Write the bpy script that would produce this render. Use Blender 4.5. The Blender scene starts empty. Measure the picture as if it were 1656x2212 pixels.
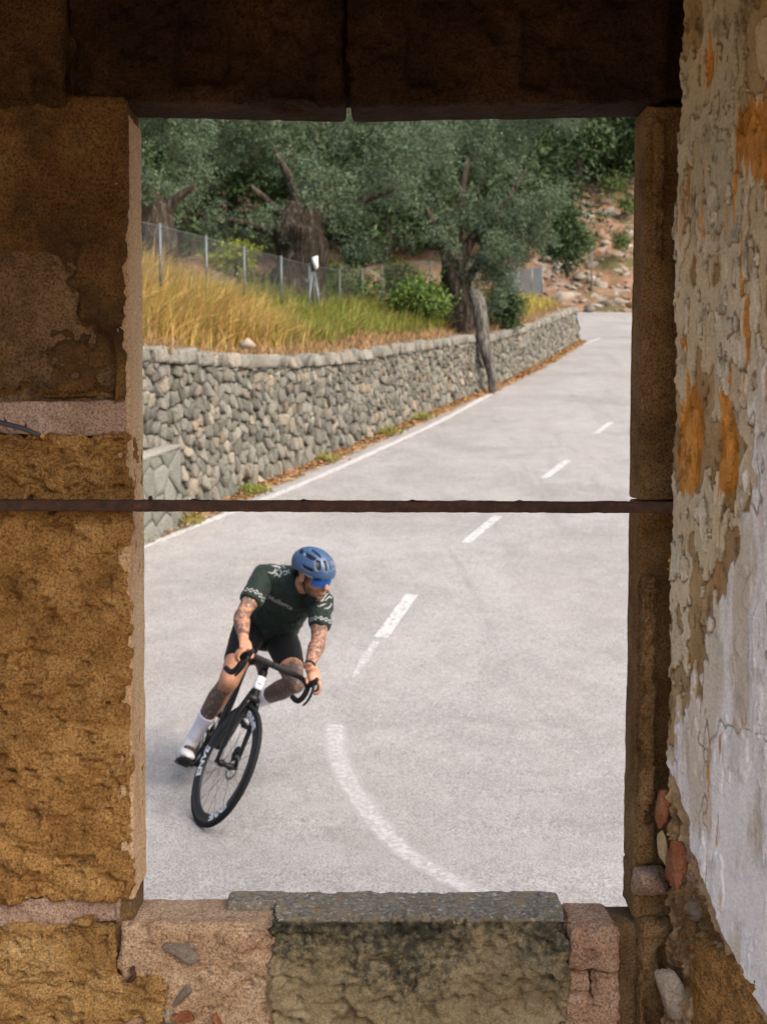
import bpy, bmesh, math, random
import numpy as np
from mathutils import Vector, Matrix
from mathutils.bvhtree import BVHTree

# ------------------------------------------------------------------ camera
scene = bpy.context.scene
COL = scene.collection
FPX, HZ, EYE = 2600.0, 900.0, 2.18           # focal length and horizon on a 1656 x 2212 frame, eye height
PITCH = math.atan((1106 - HZ) / FPX)
cam_d = bpy.data.cameras.new('camera')
cam = bpy.data.objects.new('camera', cam_d)
COL.objects.link(cam)
cam.location = (0, 0, EYE)
cam.rotation_euler = (math.pi / 2 - PITCH, 0, 0)
cam_d.sensor_fit = 'HORIZONTAL'
cam_d.sensor_width = 36
cam_d.lens = 36 * FPX / 1656
cam_d.clip_start = 0.05
cam_d.clip_end = 3000
cam_d.dof.use_dof = True
cam_d.dof.focus_distance = 2.42
cam_d.dof.aperture_fstop = 10.5
scene.camera = cam

# ------------------------------------------------------------------ world, sun, exposure
w = bpy.data.worlds.new('World')
scene.world = w
w.use_nodes = True
nt = w.node_tree
nt.nodes.clear()
wo = nt.nodes.new('ShaderNodeOutputWorld')
bg = nt.nodes.new('ShaderNodeBackground')
sky = nt.nodes.new('ShaderNodeTexSky')
sky.sky_type = 'NISHITA'
sky.sun_disc = False
SUN_EL, SUN_AZ = math.radians(45), math.radians(126)   # azimuth clockwise from +Y
sky.sun_elevation = SUN_EL
sky.sun_rotation = SUN_AZ
sky.air_density = 1.0
sky.dust_density = 7.0
sky.ozone_density = 1.0
bg.inputs['Strength'].default_value = 0.15
nt.links.new(sky.outputs[0], bg.inputs[0])
nt.links.new(bg.outputs[0], wo.inputs[0])
sd = bpy.data.lights.new('sun', 'SUN')
sd.energy = 1.5
sd.angle = math.radians(72)
sd.color = (1.0, 0.93, 0.84)
sun = bpy.data.objects.new('sun', sd)
COL.objects.link(sun)
sdir = Vector((math.sin(SUN_AZ) * math.cos(SUN_EL), math.cos(SUN_AZ) * math.cos(SUN_EL), math.sin(SUN_EL)))
sun.rotation_euler = sdir.to_track_quat('Z', 'Y').to_euler()
scene.view_settings.view_transform = 'Standard'
scene.view_settings.look = 'None'
scene.view_settings.exposure = 1.0
scene.view_settings.gamma = 1.0
scene.view_settings.use_curve_mapping = False
try:
    scene.cycles.max_bounces = 8
    scene.cycles.diffuse_bounces = 5
    scene.cycles.use_denoising = True
except Exception:
    pass

# ------------------------------------------------------------------ helpers
random.seed(7)
RNG = np.random.default_rng(11)
A = np.asarray
cp_, sp_ = math.cos(PITCH), math.sin(PITCH)
CF, CU, CR, CC = A([0, cp_, -sp_]), A([0, sp_, cp_]), A([1., 0, 0]), A([0, 0, EYE])

def at(x, y, Y):
    """metric point at depth Y that the photo shows at pixel x, y (1656-wide frame)"""
    d = CF + (x - 828) / FPX * CR + (1106 - y) / FPX * CU
    return CC + d * (Y / d[1])

def road_z(Y):
    Y = A(Y, dtype=float)
    return .158 * (np.sqrt((Y - 7.6) ** 2 + 1.0) + (Y - 7.6)) / 2

def _hash(ix, iy, iz, seed):
    h = (ix.astype(np.int64) * 374761393 + iy.astype(np.int64) * 668265263 + iz.astype(np.int64) * 1440662683 + seed * 974634541) & 0xffffffff
    h = ((h ^ (h >> 13)) * 1274126177) & 0xffffffff
    h = ((h ^ (h >> 16)) * 2246822519) & 0xffffffff
    return ((h ^ (h >> 15)) & 0xffff) / 32767.5 - 1

def noise(p, seed=0):
    p = A(p, dtype=float)
    i = np.floor(p)
    f = p - i
    f = f * f * f * (f * (f * 6 - 15) + 10)
    i = i.astype(np.int64)
    r = 0
    for dx in (0, 1):
        wx = f[:, 0] if dx else 1 - f[:, 0]
        for dy in (0, 1):
            wy = f[:, 1] if dy else 1 - f[:, 1]
            for dz in (0, 1):
                wz = f[:, 2] if dz else 1 - f[:, 2]
                r = r + wx * wy * wz * _hash(i[:, 0] + dx, i[:, 1] + dy, i[:, 2] + dz, seed)
    return r

def fbm(p, seed=0, octv=4, gain=.5):
    p = A(p, dtype=float)
    r, a, t = 0, 1, 0
    for k in range(octv):
        r = r + a * noise(p, seed + k * 17)
        t += a
        a *= gain
        p = p * 2.03 + 5.3
    return r / t

def ridged(p, seed=0, octv=3):
    p = A(p, dtype=float)
    r, a, t = 0, 1, 0
    for k in range(octv):
        r = r + a * (1 - 2 * np.abs(noise(p, seed + k * 13)))
        t += a
        a *= .5
        p = p * 2.1 + 3.1
    return r / t

def sstep(a, b, x):
    t = np.clip((x - a) / (b - a), 0, 1)
    return t * t * (3 - 2 * t)

def mesh(name, V, F, smooth=True, attrs=None):
    """F: list of index arrays, each (n, k)"""
    V = np.ascontiguousarray(V, dtype=np.float32)
    if isinstance(F, np.ndarray):
        F = [F]
    F = [A(f, dtype=np.int32) for f in F if len(f)]
    me = bpy.data.meshes.new(name)
    me.vertices.add(len(V))
    me.vertices.foreach_set('co', V.ravel())
    idx = np.concatenate([f.ravel() for f in F])
    cnt = np.concatenate([np.full(len(f), f.shape[1], np.int32) for f in F])
    st = np.concatenate([[0], np.cumsum(cnt)[:-1]]).astype(np.int32)
    me.loops.add(len(idx))
    me.loops.foreach_set('vertex_index', idx)
    me.polygons.add(len(cnt))
    me.polygons.foreach_set('loop_start', st)
    if smooth:
        me.polygons.foreach_set('use_smooth', np.ones(len(cnt), bool))
    if attrs:
        for k, v in attrs.items():
            v = A(v, dtype=np.float32)
            if v.ndim == 1:
                me.attributes.new(k, 'FLOAT', 'POINT').data.foreach_set('value', v)
            else:
                if v.shape[1] == 3:
                    v = np.concatenate([v, np.ones((len(v), 1), np.float32)], 1)
                me.attributes.new(k, 'FLOAT_COLOR', 'POINT').data.foreach_set('color', np.ascontiguousarray(v).ravel())
    me.update(calc_edges=True)
    return me

def link(name, me, mat=None, parent=None, label=None, cat=None, group=None, kind=None):
    o = bpy.data.objects.new(name, me)
    COL.objects.link(o)
    if mat is not None and me is not None and not me.materials:
        me.materials.append(mat)
    if parent is not None:
        o.parent = parent
        l = parent.matrix_basis.translation
        if parent.type == 'EMPTY':
            o.matrix_parent_inverse = Matrix.Translation(-l)
    for k, v in (('label', label), ('category', cat), ('group', group), ('kind', kind)):
        if v:
            o[k] = v
    return o

def thing(name, loc, label, cat, group=None):
    o = bpy.data.objects.new(name, None)
    COL.objects.link(o)
    o.location = loc
    o.empty_display_size = .1
    o['label'] = label
    o['category'] = cat
    if group:
        o['group'] = group
    return o

def grid_faces(nu, nv, off=0, flip=False, wrap=False):
    """quads of a grid of nu rows x nv columns"""
    i = np.arange(nu - 1)[:, None] * nv
    if wrap:
        j = np.arange(nv)
        j2 = (j + 1) % nv
    else:
        j = np.arange(nv - 1)
        j2 = j + 1
    a, b = i + j, i + j2
    c, d = i + nv + j2, i + nv + j
    q = np.stack([a, b, c, d], -1).reshape(-1, 4)
    if flip:
        q = q[:, ::-1]
    return q + off

class Geo:
    """collects pieces of geometry into one mesh"""
    def __init__(self):
        self.V, self.F, self.n, self.A = [], [], 0, {}
    def add(self, V, F, **at_):
        V = A(V, dtype=float)
        for f in (F if isinstance(F, list) else [F]):
            if len(f):
                self.F.append(A(f) + self.n)
        self.V.append(V)
        self.n += len(V)
        for k, v in at_.items():
            v = A(v, dtype=float)
            if v.ndim == 0:
                v = np.full(len(V), float(v))
            elif v.ndim == 1 and len(v) == 3 and len(V) != 3:
                v = np.tile(v, (len(V), 1))
            self.A.setdefault(k, []).append(v)
        return self
    def mesh(self, name, smooth=True):
        return mesh(name, np.concatenate(self.V), self.F, smooth, {k: np.concatenate(v) for k, v in self.A.items()})

def spline(P, n):
    P = A(P, dtype=float)
    if len(P) < 3:
        t = np.linspace(0, 1, n)[:, None]
        return P[0] * (1 - t) + P[-1] * t
    Q = np.concatenate([[2 * P[0] - P[1]], P, [2 * P[-1] - P[-2]]])
    t = np.linspace(0, len(P) - 1 - 1e-9, n)
    i = t.astype(int)
    u = (t - i)[:, None]
    a, b, c, d = Q[i], Q[i + 1], Q[i + 2], Q[i + 3]
    return .5 * (2 * b + (c - a) * u + (2 * a - 5 * b + 4 * c - d) * u ** 2 + (3 * b - a - 3 * c + d) * u ** 3)

def tube(P, rad, k=12, side=None, n=None, cap=True, power=2.0):
    """swept tube; rad: per point r or (ra, rb); side: direction of ra"""
    P = A(P, dtype=float)
    R = A([(r, r) if np.isscalar(r) else r for r in rad], dtype=float) if not np.isscalar(rad) else np.full((len(P), 2), rad)
    S = None
    if side is not None:
        S = A(side, dtype=float)
        if S.ndim == 1:
            S = np.tile(S, (len(P), 1))
    if n:
        P, R = spline(P, n), spline(R, n)
        if S is not None:
            S = spline(S, n)
    m = len(P)
    T = np.gradient(P, axis=0)
    T /= np.linalg.norm(T, axis=1)[:, None] + 1e-12
    if S is None:
        ref = A([0, 0, 1.]) if abs(T[0, 2]) < .9 else A([1., 0, 0])
        S = np.zeros((m, 3))
        s = np.cross(ref, T[0])
        for i in range(m):
            s = s - T[i] * (s @ T[i])
            s /= np.linalg.norm(s)
            S[i] = s
    else:
        S = S - T * (S * T).sum(1)[:, None]
        S /= np.linalg.norm(S, axis=1)[:, None]
    B = np.cross(T, S)
    a = np.linspace(0, 2 * math.pi, k, endpoint=False)
    ca, sa = np.cos(a), np.sin(a)
    if power != 2:
        ca, sa = np.sign(ca) * np.abs(ca) ** (2 / power), np.sign(sa) * np.abs(sa) ** (2 / power)
    V = P[:, None] + S[:, None] * (R[:, 0, None] * ca)[..., None] + B[:, None] * (R[:, 1, None] * sa)[..., None]
    V = V.reshape(-1, 3)
    F = [grid_faces(m, k, wrap=True)]
    if cap:
        j = np.arange(k)
        V = np.concatenate([V, P[:1], P[-1:]])
        F.append(np.stack([(j + 1) % k, j, np.full(k, m * k)], 1))
        o = (m - 1) * k
        F.append(np.stack([o + j, o + (j + 1) % k, np.full(k, m * k + 1)], 1))
    return V, F

def ellipsoid(c, r, ax=None, nu=12, nv=18):
    th = np.linspace(0, math.pi, nu)
    ph = np.linspace(0, 2 * math.pi, nv, endpoint=False)
    V = np.stack([np.sin(th)[:, None] * np.cos(ph), np.sin(th)[:, None] * np.sin(ph), np.repeat(np.cos(th)[:, None], nv, 1)], -1).reshape(-1, 3) * A(r, dtype=float)
    if ax is not None:
        V = V @ A(ax)
    return V + A(c), [grid_faces(nu, nv, wrap=True, flip=True)]

def boxg(lo, hi):
    lo, hi = A(lo, dtype=float), A(hi, dtype=float)
    V = A([[(lo, hi)[i][0], (lo, hi)[j][1], (lo, hi)[k][2]] for i in (0, 1) for j in (0, 1) for k in (0, 1)])
    F = A([[0, 1, 3, 2], [4, 6, 7, 5], [0, 4, 5, 1], [2, 3, 7, 6], [0, 2, 6, 4], [1, 5, 7, 3]])
    return V, [F]

def grid_box(lo, hi, res, skip=()):
    """welded box of grids; faces named -x +x -y +y -z +z"""
    lo, hi = A(lo, dtype=float), A(hi, dtype=float)
    n = np.maximum(1, np.ceil((hi - lo) / res).astype(int))
    Vs, Fs, off = [], [], 0
    for ax in range(3):
        for sg in (0, 1):
            if ('-+'[sg] + 'xyz'[ax]) in skip:
                continue
            u, v = [(1, 2), (2, 0), (0, 1)][ax]
            iu, iv = np.meshgrid(np.arange(n[u] + 1), np.arange(n[v] + 1), indexing='ij')
            I = np.zeros(iu.shape + (3,), int)
            I[..., u], I[..., v] = iu, iv
            I[..., ax] = n[ax] * sg
            Vs.append(I.reshape(-1, 3))
            Fs.append(grid_faces(n[u] + 1, n[v] + 1, off, flip=(sg == 1)))
            off += iu.size
    I = np.concatenate(Vs)
    F = np.concatenate(Fs)
    key = (I[:, 0] * 100003 + I[:, 1]) * 100003 + I[:, 2]
    _, first, inv = np.unique(key, return_index=True, return_inverse=True)
    I, F = I[first], inv[F]
    return lo + (hi - lo) * I / n, F

def rough_block(name, lo, hi, res, r, dfun, mat, parent, skip=('+y',), post=None, label=None, col=None):
    lo, hi = A(lo, dtype=float), A(hi, dtype=float)
    V, F = grid_box(lo, hi, res, skip)
    r = min(r, .45 * (hi - lo).min())
    # rounded edges, in from the true box
    inner = np.clip(V, lo + r, hi - r)
    d = V - inner
    L = np.linalg.norm(d, axis=1)[:, None]
    N = d / np.maximum(L, 1e-9)
    V2 = inner + N * r
    flat = L[:, 0] < 1e-7
    V2[flat] = V[flat]
    disp = dfun(V)
    V2 = V2 + N * disp[:, None]
    if post is not None:
        V2 = post(V2)
    me = mesh(name, V2, F, True, {'tint': col(V, disp)} if col else None)
    return link(name, me, mat, parent, label=label)

# ------------------------------------------------------------------ materials
def rgba(c):
    return (c[0], c[1], c[2], 1)

class Mat:
    def __init__(self, name, rough=.85, spec=.3):
        self.m = bpy.data.materials.new(name)
        self.m.use_nodes = True
        self.t = self.m.node_tree
        self.b = self.t.nodes['Principled BSDF']
        self.b.inputs['Roughness'].default_value = rough
        self.b.inputs['Specular IOR Level'].default_value = spec
        self.co = self.t.nodes.new('ShaderNodeTexCoord').outputs['Object']
    def n(self, t, **k):
        x = self.t.nodes.new(t)
        for a, v in k.items():
            setattr(x, a, v)
        return x
    def l(self, a, b):
        self.t.links.new(a, b)
    def noise(self, scale, detail=4, rough=.55, stretch=None, dist=0):
        x = self.n('ShaderNodeTexNoise')
        x.inputs['Scale'].default_value = scale
        x.inputs['Detail'].default_value = detail
        x.inputs['Roughness'].default_value = rough
        x.inputs['Distortion'].default_value = dist
        c = self.co
        if stretch:
            mp = self.n('ShaderNodeMapping')
            mp.inputs['Scale'].default_value = stretch
            self.l(c, mp.inputs[0])
            c = mp.outputs[0]
        self.l(c, x.inputs['Vector'])
        return x.outputs['Fac']
    def ramp(self, fac, stops):
        x = self.n('ShaderNodeValToRGB')
        e = x.color_ramp.elements
        while len(e) < len(stops):
            e.new(.5)
        for q, (p, c) in zip(e, stops):
            q.position = p
            q.color = rgba(c) if not np.isscalar(c) else (c, c, c, 1)
        self.l(fac, x.inputs[0])
        return x.outputs[0]
    def mix(self, a, b, fac=.5, mode='MIX'):
        x = self.n('ShaderNodeMix', data_type='RGBA', blend_type=mode)
        for s, v in ((x.inputs[6], a), (x.inputs[7], b), (x.inputs[0], fac)):
            if hasattr(v, 'links') or hasattr(v, 'is_linked'):
                self.l(v, s)
            elif np.isscalar(v):
                s.default_value = v
            else:
                s.default_value = rgba(v)
        return x.outputs[2]
    def attr(self, name):
        x = self.n('ShaderNodeAttribute')
        x.attribute_name = name
        return x
    def rnd(self, amt=.2):
        """per-object brightness"""
        x = self.n('ShaderNodeObjectInfo')
        return self.ramp(x.outputs['Random'], [(0, 1 - amt), (1, 1 + amt)])
    def base(self, c):
        if hasattr(c, 'is_linked'):
            self.l(c, self.b.inputs['Base Color'])
        else:
            self.b.inputs['Base Color'].default_value = rgba(c)
        return self
    def bump(self, fac, strength=.5, dist=.01, prev=None):
        x = self.n('ShaderNodeBump')
        x.inputs['Strength'].default_value = strength
        x.inputs['Distance'].default_value = dist
        self.l(fac, x.inputs['Height'])
        if prev is not None:
            self.l(prev, x.inputs['Normal'])
        self.l(x.outputs[0], self.b.inputs['Normal'])
        return x.outputs[0]

def simple(name, c, rough=.5, spec=.4, var=.15, scale=30, metal=0, bump=0):
    m = Mat(name, rough, spec)
    f = m.noise(scale, 3)
    m.base(m.ramp(f, [(.25, tuple(x * (1 - var) for x in c)), (.75, tuple(min(1, x * (1 + var)) for x in c))]))
    m.b.inputs['Metallic'].default_value = metal
    if bump:
        m.bump(f, bump, .002)
    return m.m

def sandstone(name, dark, mid, light, scale=7, grain=260, bstr=.75, stain=None, stretch=None, speck=(.62, .55, .42), gmix=.85, lift=1.0):
    m = Mat(name, .95, .12)
    dark, mid, light = (tuple(min(.8, q * lift) for q in cc) for cc in (dark, mid, light))
    c = m.ramp(m.noise(scale, 6, .62, stretch), [(.28, dark), (.5, mid), (.74, light)])
    g = m.noise(grain, 3, .7)
    c = m.mix(c, m.ramp(g, [(.32, .22), (.5, .95), (.72, 1.5)]), gmix, 'MULTIPLY')
    s = m.noise(grain * .45, 2, .5)
    c = m.mix(c, speck, m.ramp(s, [(.73, 0), (.80, .5)]))
    if stain:
        c = m.mix(c, stain[0], m.ramp(m.noise(stain[1], 5, .65), [(stain[2], 0), (stain[2] + .12, stain[3])]))
    m.base(c)
    b = m.bump(m.noise(55, 6, .75), bstr, .018)
    m.bump(g, bstr * .8, .006, b)
    return m.m

M = {}
M['sand'] = sandstone('sandstone', (.18, .087, .027), (.31, .165, .055), (.44, .255, .095), lift=1.25)
M['sand_rough'] = sandstone('sandstone_rough', (.18, .085, .025), (.335, .178, .058), (.49, .29, .108), 11, 190, 1.0, lift=1.38)
M['sand_gold'] = sandstone('sandstone_golden', (.23, .118, .036), (.385, .225, .083), (.53, .35, .155), 9, 210, 1.0, lift=1.3)
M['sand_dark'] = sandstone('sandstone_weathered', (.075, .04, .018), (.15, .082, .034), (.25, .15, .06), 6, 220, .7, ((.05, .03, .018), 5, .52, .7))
M['sand_up'] = sandstone('sandstone_stained_shaded', (.14, .066, .022), (.265, .138, .047), (.385, .225, .085), 5, 200, .9, ((.055, .032, .018), 3.2, .55, .7), lift=.8)  # stain patches, plus a base tone dimmed for the shade high on the wall
M['lintel'] = sandstone('sandstone_lintel_shaded', (.022, .012, .007), (.045, .023, .012), (.09, .046, .024), 6, 180, .7, speck=(.10, .055, .03))  # tone cut so the shade under the roof slab is in the colour
M['jamb'] = sandstone('sandstone_jamb', (.14, .075, .03), (.25, .145, .06), (.37, .23, .11), 9, 240, .9, lift=1.25)
M['mortar_pink'] = sandstone('mortar_pink', (.28, .175, .105), (.42, .28, .175), (.54, .405, .275), 10, 200, .8, lift=1.3)
M['mortar_grey'] = sandstone('mortar_pinkish_grey', (.26, .17, .125), (.37, .25, .185), (.47, .34, .27), 12, 230, .6, lift=1.1)
M['core'] = sandstone('mortar_core', (.12, .07, .035), (.22, .13, .065), (.32, .2, .1), 14, 200, .9)
M['rock_grey'] = sandstone('grey_stone', (.17, .135, .10), (.27, .22, .17), (.38, .33, .27), 22, 240, .7, gmix=.35)
M['rock_pale'] = sandstone('pale_stone', (.30, .23, .16), (.43, .35, .27), (.55, .47, .38), 16, 200, .8, gmix=.35)
M['brick'] = sandstone('brick_red', (.20, .075, .035), (.33, .125, .06), (.42, .21, .12), 20, 220, .6, gmix=.35)
M['brick_pink'] = sandstone('brick_pink', (.30, .175, .11), (.42, .26, .17), (.52, .36, .26), 16, 200, .8, lift=1.25)
M['cream_frag'] = sandstone('cream_plaster', (.32, .23, .13), (.43, .32, .19), (.52, .41, .27), 16, 260, .4, gmix=.35)

def map_range(m, v, a, b, lo=0., hi=1.):
    x = m.n('ShaderNodeMapRange')
    m.l(v, x.inputs[0])
    for i, q in zip((1, 2, 3, 4), (a, b, lo, hi)):
        x.inputs[i].default_value = q
    return x.outputs[0]

def lichen_material():
    m = Mat('sill_stone_lichen', .95, .12)
    c = m.ramp(m.noise(9, 6, .62), [(.28, (.20, .148, .08)), (.5, (.35, .27, .155)), (.74, (.49, .40, .26))])
    g = m.noise(230, 3, .7)
    c = m.mix(c, m.ramp(g, [(.3, .45), (.55, 1.0), (.75, 1.35)]), .75, 'MULTIPLY')
    li = m.attr('lichen').outputs['Fac']
    mm = m.n('ShaderNodeMath', operation='MULTIPLY_ADD')
    m.l(m.noise(60, 6, .75), mm.inputs[0])
    mm.inputs[1].default_value = 1.6
    m.l(li, mm.inputs[2])
    c = m.mix(c, (.10, .10, .065), map_range(m, mm.outputs[0], .98, 1.38, 0, .5))
    c = m.mix(c, (.034, .036, .029), map_range(m, mm.outputs[0], 1.16, 1.52, 0, .88))
    # grey crust, pale and orange spots on the weathered top
    tp = m.attr('top').outputs['Fac']
    tpm = m.n('ShaderNodeMath', operation='MULTIPLY')
    m.l(map_range(m, m.noise(38, 5, .7), .36, .52), tpm.inputs[0])
    m.l(tp, tpm.inputs[1])
    c = m.mix(c, m.ramp(m.noise(120, 3, .7), [(.3, (.11, .10, .078)), (.7, (.40, .36, .29))]), tpm.outputs[0])
    m2 = m.n('ShaderNodeMath', operation='MULTIPLY')
    m.l(map_range(m, m.noise(85, 3, .6), .60, .66), m2.inputs[0])
    m.l(tp, m2.inputs[1])
    c = m.mix(c, (.52, .49, .43), m2.outputs[0])
    m3 = m.n('ShaderNodeMath', operation='MULTIPLY')
    m.l(map_range(m, m.noise(48, 4, .6, dist=.5), .66, .70), m3.inputs[0])
    m.l(tp, m3.inputs[1])
    c = m.mix(c, (.45, .2, .04), m3.outputs[0])
    m.base(c)
    b = m.bump(m.noise(60, 6, .7), .9, .012)
    m.bump(g, .6, .004, b)
    return m.m

M['sill'] = lichen_material()

def tint_mat(name, rough=.85, bscale=120, bstr=.4, grain=.35, gscale=220, spec=.2, bdist=.004, stretch=None):
    m = Mat(name, rough, spec)
    a = m.attr('tint')
    g = m.noise(gscale, 4, .65, stretch)
    m.base(m.mix(a.outputs['Color'], m.ramp(g, [(.25, 1 - grain), (.75, 1 + grain)]), 1.0, 'MULTIPLY'))
    m.bump(m.noise(bscale, 5, .65, stretch), bstr, bdist)
    return m.m

M['plaster'] = tint_mat('flaking_plaster', .9, 110, .35, .20, 170, .15, .002)
M['iron'] = None

def iron_mat():
    m = Mat('rusty_iron', .8, .35)
    c = m.ramp(m.noise(60, 6, .7), [(.3, (.022, .013, .010)), (.55, (.06, .028, .018)), (.75, (.13, .052, .026))])
    m.base(c)
    m.bump(m.noise(220, 5, .7), .6, .003)
    return m.m
M['iron'] = iron_mat()

def road_mat():
    m = Mat('worn_asphalt', .92, .25)
    c = m.ramp(m.noise(.5, 6, .65, dist=.6), [(.3, (.205, .199, .196)), (.5, (.252, .246, .243)), (.72, (.292, .286, .283))])
    c = m.mix(c, m.ramp(m.noise(3.2, 5, .7, dist=.8), [(.35, .90), (.65, 1.08)]), .9, 'MULTIPLY')
    g = m.noise(95, 2, .65)
    c = m.mix(c, m.ramp(g, [(.3, .38), (.5, 1.0), (.72, 1.45)]), .9, 'MULTIPLY')
    g2 = m.noise(24, 4, .75)
    c = m.mix(c, m.ramp(g2, [(.32, .84), (.68, 1.13)]), .85, 'MULTIPLY')
    # dark grit specks
    c = m.mix(c, (.09, .085, .08), m.ramp(m.noise(38, 2, .5), [(.70, 0), (.76, .6)]))
    # brownish dusty bands and darker wheel tracks along the lane
    c = m.mix(c, (.235, .205, .183), m.ramp(m.noise(.8, 5, .65, (1, .35, 1)), [(.50, 0), (.72, .35)]))
    c = m.mix(c, (.155, .15, .148), m.ramp(m.noise(1.1, 5, .7, (1.5, .22, 1), dist=.4), [(.56, 0), (.70, .45)]))
    m.base(c)
    m.bump(g, .6, .007)
    return m.m
M['road'] = road_mat()

def paint_mat(name, w0, w1, col, soft, amax=1.0):
    """worn road paint: the asphalt shows through where it is gone"""
    m = Mat(name, .8, .25)
    m.base(m.mix(col, tuple(q * .8 for q in col), m.noise(85, 2, .65)))
    f = map_range(m, m.noise(26, 5, .8), w0, w1, 0, amax)
    e = map_range(m, m.attr('fade').outputs['Fac'], 0, soft)
    x = m.n('ShaderNodeMath', operation='MULTIPLY')
    m.l(f, x.inputs[0]); m.l(e, x.inputs[1])
    m.l(x.outputs[0], m.b.inputs['Alpha'])
    return m.m
M['paint'] = paint_mat('white_road_paint', .28, .52, (.50, .50, .50), .12, .9)
M['paint_worn'] = paint_mat('faded_road_paint', .25, .60, (.50, .50, .505), .55, .85)

M['earth'] = None
def earth_mat(name, a, b, c, sc=1.2, green=None, rock=None):
    m = Mat(name, .97, .1)
    col = m.ramp(m.noise(sc, 6, .65), [(.3, a), (.5, b), (.72, c)])
    g = m.noise(30, 4, .7)
    col = m.mix(col, m.ramp(g, [(.3, .55), (.7, 1.4)]), .8, 'MULTIPLY')
    if green:
        col = m.mix(col, green, m.ramp(m.noise(sc * .6, 5, .6), [(.5, 0), (.62, .8)]))
    if rock:
        col = m.mix(col, rock, m.ramp(m.noise(sc * 1.7, 4, .6, dist=.5), [(.56, 0), (.60, .85)]))
    m.base(col)
    m.bump(m.noise(9, 6, .7), 1.0, .08)
    return m.m
M['bank'] = earth_mat('dry_bank_earth', (.13, .085, .04), (.23, .15, .075), (.33, .22, .12), 1.4, (.09, .10, .03))
M['hill'] = earth_mat('red_hillside_earth', (.10, .06, .036), (.19, .115, .072), (.30, .20, .14), .9, (.07, .075, .03), (.25, .225, .195))
M['verge'] = earth_mat('roadside_dirt', (.2, .13, .08), (.29, .2, .13), (.38, .28, .19), 3)
M['floor'] = earth_mat('dusty_floor', (.34, .25, .16), (.44, .34, .23), (.52, .42, .30), 2)
M['litter'] = tint_mat('dry_leaves', .9, 40, .2, .2, 60)
M['stone'] = tint_mat('wall_stone', .95, 26, .9, .38, 45, .1, .02)
M['bark'] = None
def bark_mat():
    m = Mat('olive_bark', .95, .1)
    f = m.noise(7, 6, .7, (2.2, 2.2, .35))
    m.base(m.ramp(f, [(.34, (.016, .012, .009)), (.52, (.055, .044, .034)), (.70, (.17, .15, .125))]))
    m.bump(f, 1.0, .10)
    return m.m
M['bark'] = bark_mat()
def bark2():
    m = Mat('grey_dead_wood', .95, .1)
    f = m.noise(9, 6, .7, (2.4, 2.4, .35))
    m.base(m.ramp(f, [(.34, (.02, .018, .016)), (.5, (.13, .122, .11)), (.70, (.30, .285, .26))]))
    m.bump(f, 1.0, .10)
    return m.m
M['bark_grey'] = bark2()

def leaf_mat(name, trans=.25, rough=.65):
    m = Mat(name, rough, .25)
    a = m.attr('tint')
    m.base(a.outputs['Color'])
    # light through the leaf
    tr = m.n('ShaderNodeBsdfTranslucent')
    m.l(a.outputs['Color'], tr.inputs[0])
    mx = m.n('ShaderNodeMixShader')
    mx.inputs[0].default_value = trans
    m.l(m.b.outputs[0], mx.inputs[1])
    m.l(tr.outputs[0], mx.inputs[2])
    m.l(mx.outputs[0], m.t.nodes['Material Output'].inputs[0])
    return m.m
M['leaf'] = leaf_mat('leaf', .10)
M['grass'] = leaf_mat('grass_blade', .3)
M['galv'] = simple('galvanised_steel', (.11, .125, .13), .55, .5, .15, 12, .3)
M['wire'] = simple('fence_wire', (.13, .15, .155), .6, .4, .1, 12, .2)
M['sign_white'] = simple('white_sign', (.75, .75, .76), .5, .4, .04, 8)
M['sign_dark'] = simple('dark_sign_back', (.04, .042, .045), .6, .4, .1, 8)

# ================================================================== SETTING
# ---- road sheet, climbing away from the bend
def sheet(name, xs, ys, zf, mat, **k):
    X, Y = np.meshgrid(xs, ys, indexing='xy')
    V = np.stack([X.ravel(), Y.ravel(), zf(X.ravel(), Y.ravel())], 1)
    return link(name, mesh(name, V, grid_faces(len(ys), len(xs))[:, ::-1] if False else grid_faces(len(ys), len(xs)), True), mat, **k)

ground = sheet('ground', np.linspace(-900, 900, 13), np.linspace(-900, 900, 13), lambda x, y: 0 * x - 1.2, M['bank'], kind='structure',
               label='dry earth ground around the road', cat='ground')
road = sheet('road', np.linspace(-14, 46, 31), np.concatenate([np.linspace(2.6, 12, 60), np.linspace(12.2, 60, 90)]),
             lambda x, y: road_z(y) + .0 * x, M['road'], kind='structure', label='pale worn asphalt road curving uphill', cat='road')

def ribbon(path, width, lift, n=40, wob=0):
    P = spline(A(path, dtype=float), n)
    T = np.gradient(P, axis=0)
    N = np.stack([-T[:, 1], T[:, 0]], 1) / np.linalg.norm(T[:, :2], axis=1)[:, None]
    wd = np.full(n, width) if np.isscalar(width) else np.interp(np.linspace(0, 1, n), np.linspace(0, 1, len(width)), width)
    L, R_ = P[:, :2] + N * wd[:, None] / 2, P[:, :2] - N * wd[:, None] / 2
    if wob:
        L = L + N * (wob * noise(np.stack([np.arange(n) * .9, np.zeros(n), np.zeros(n)], 1), 3))[:, None]
        R_ = R_ + N * (wob * noise(np.stack([np.arange(n) * .9, np.zeros(n), np.ones(n)], 1), 4))[:, None]
    mid = P[:, :2]
    V = np.stack([L, mid, R_], 1).reshape(-1, 2)
    V = np.column_stack([V, road_z(V[:, 1]) + lift])
    return mesh('ribbon', V, grid_faces(n, 3, flip=True), True, {'fade': np.tile(A([0., 1., 0.]), n)})

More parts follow.
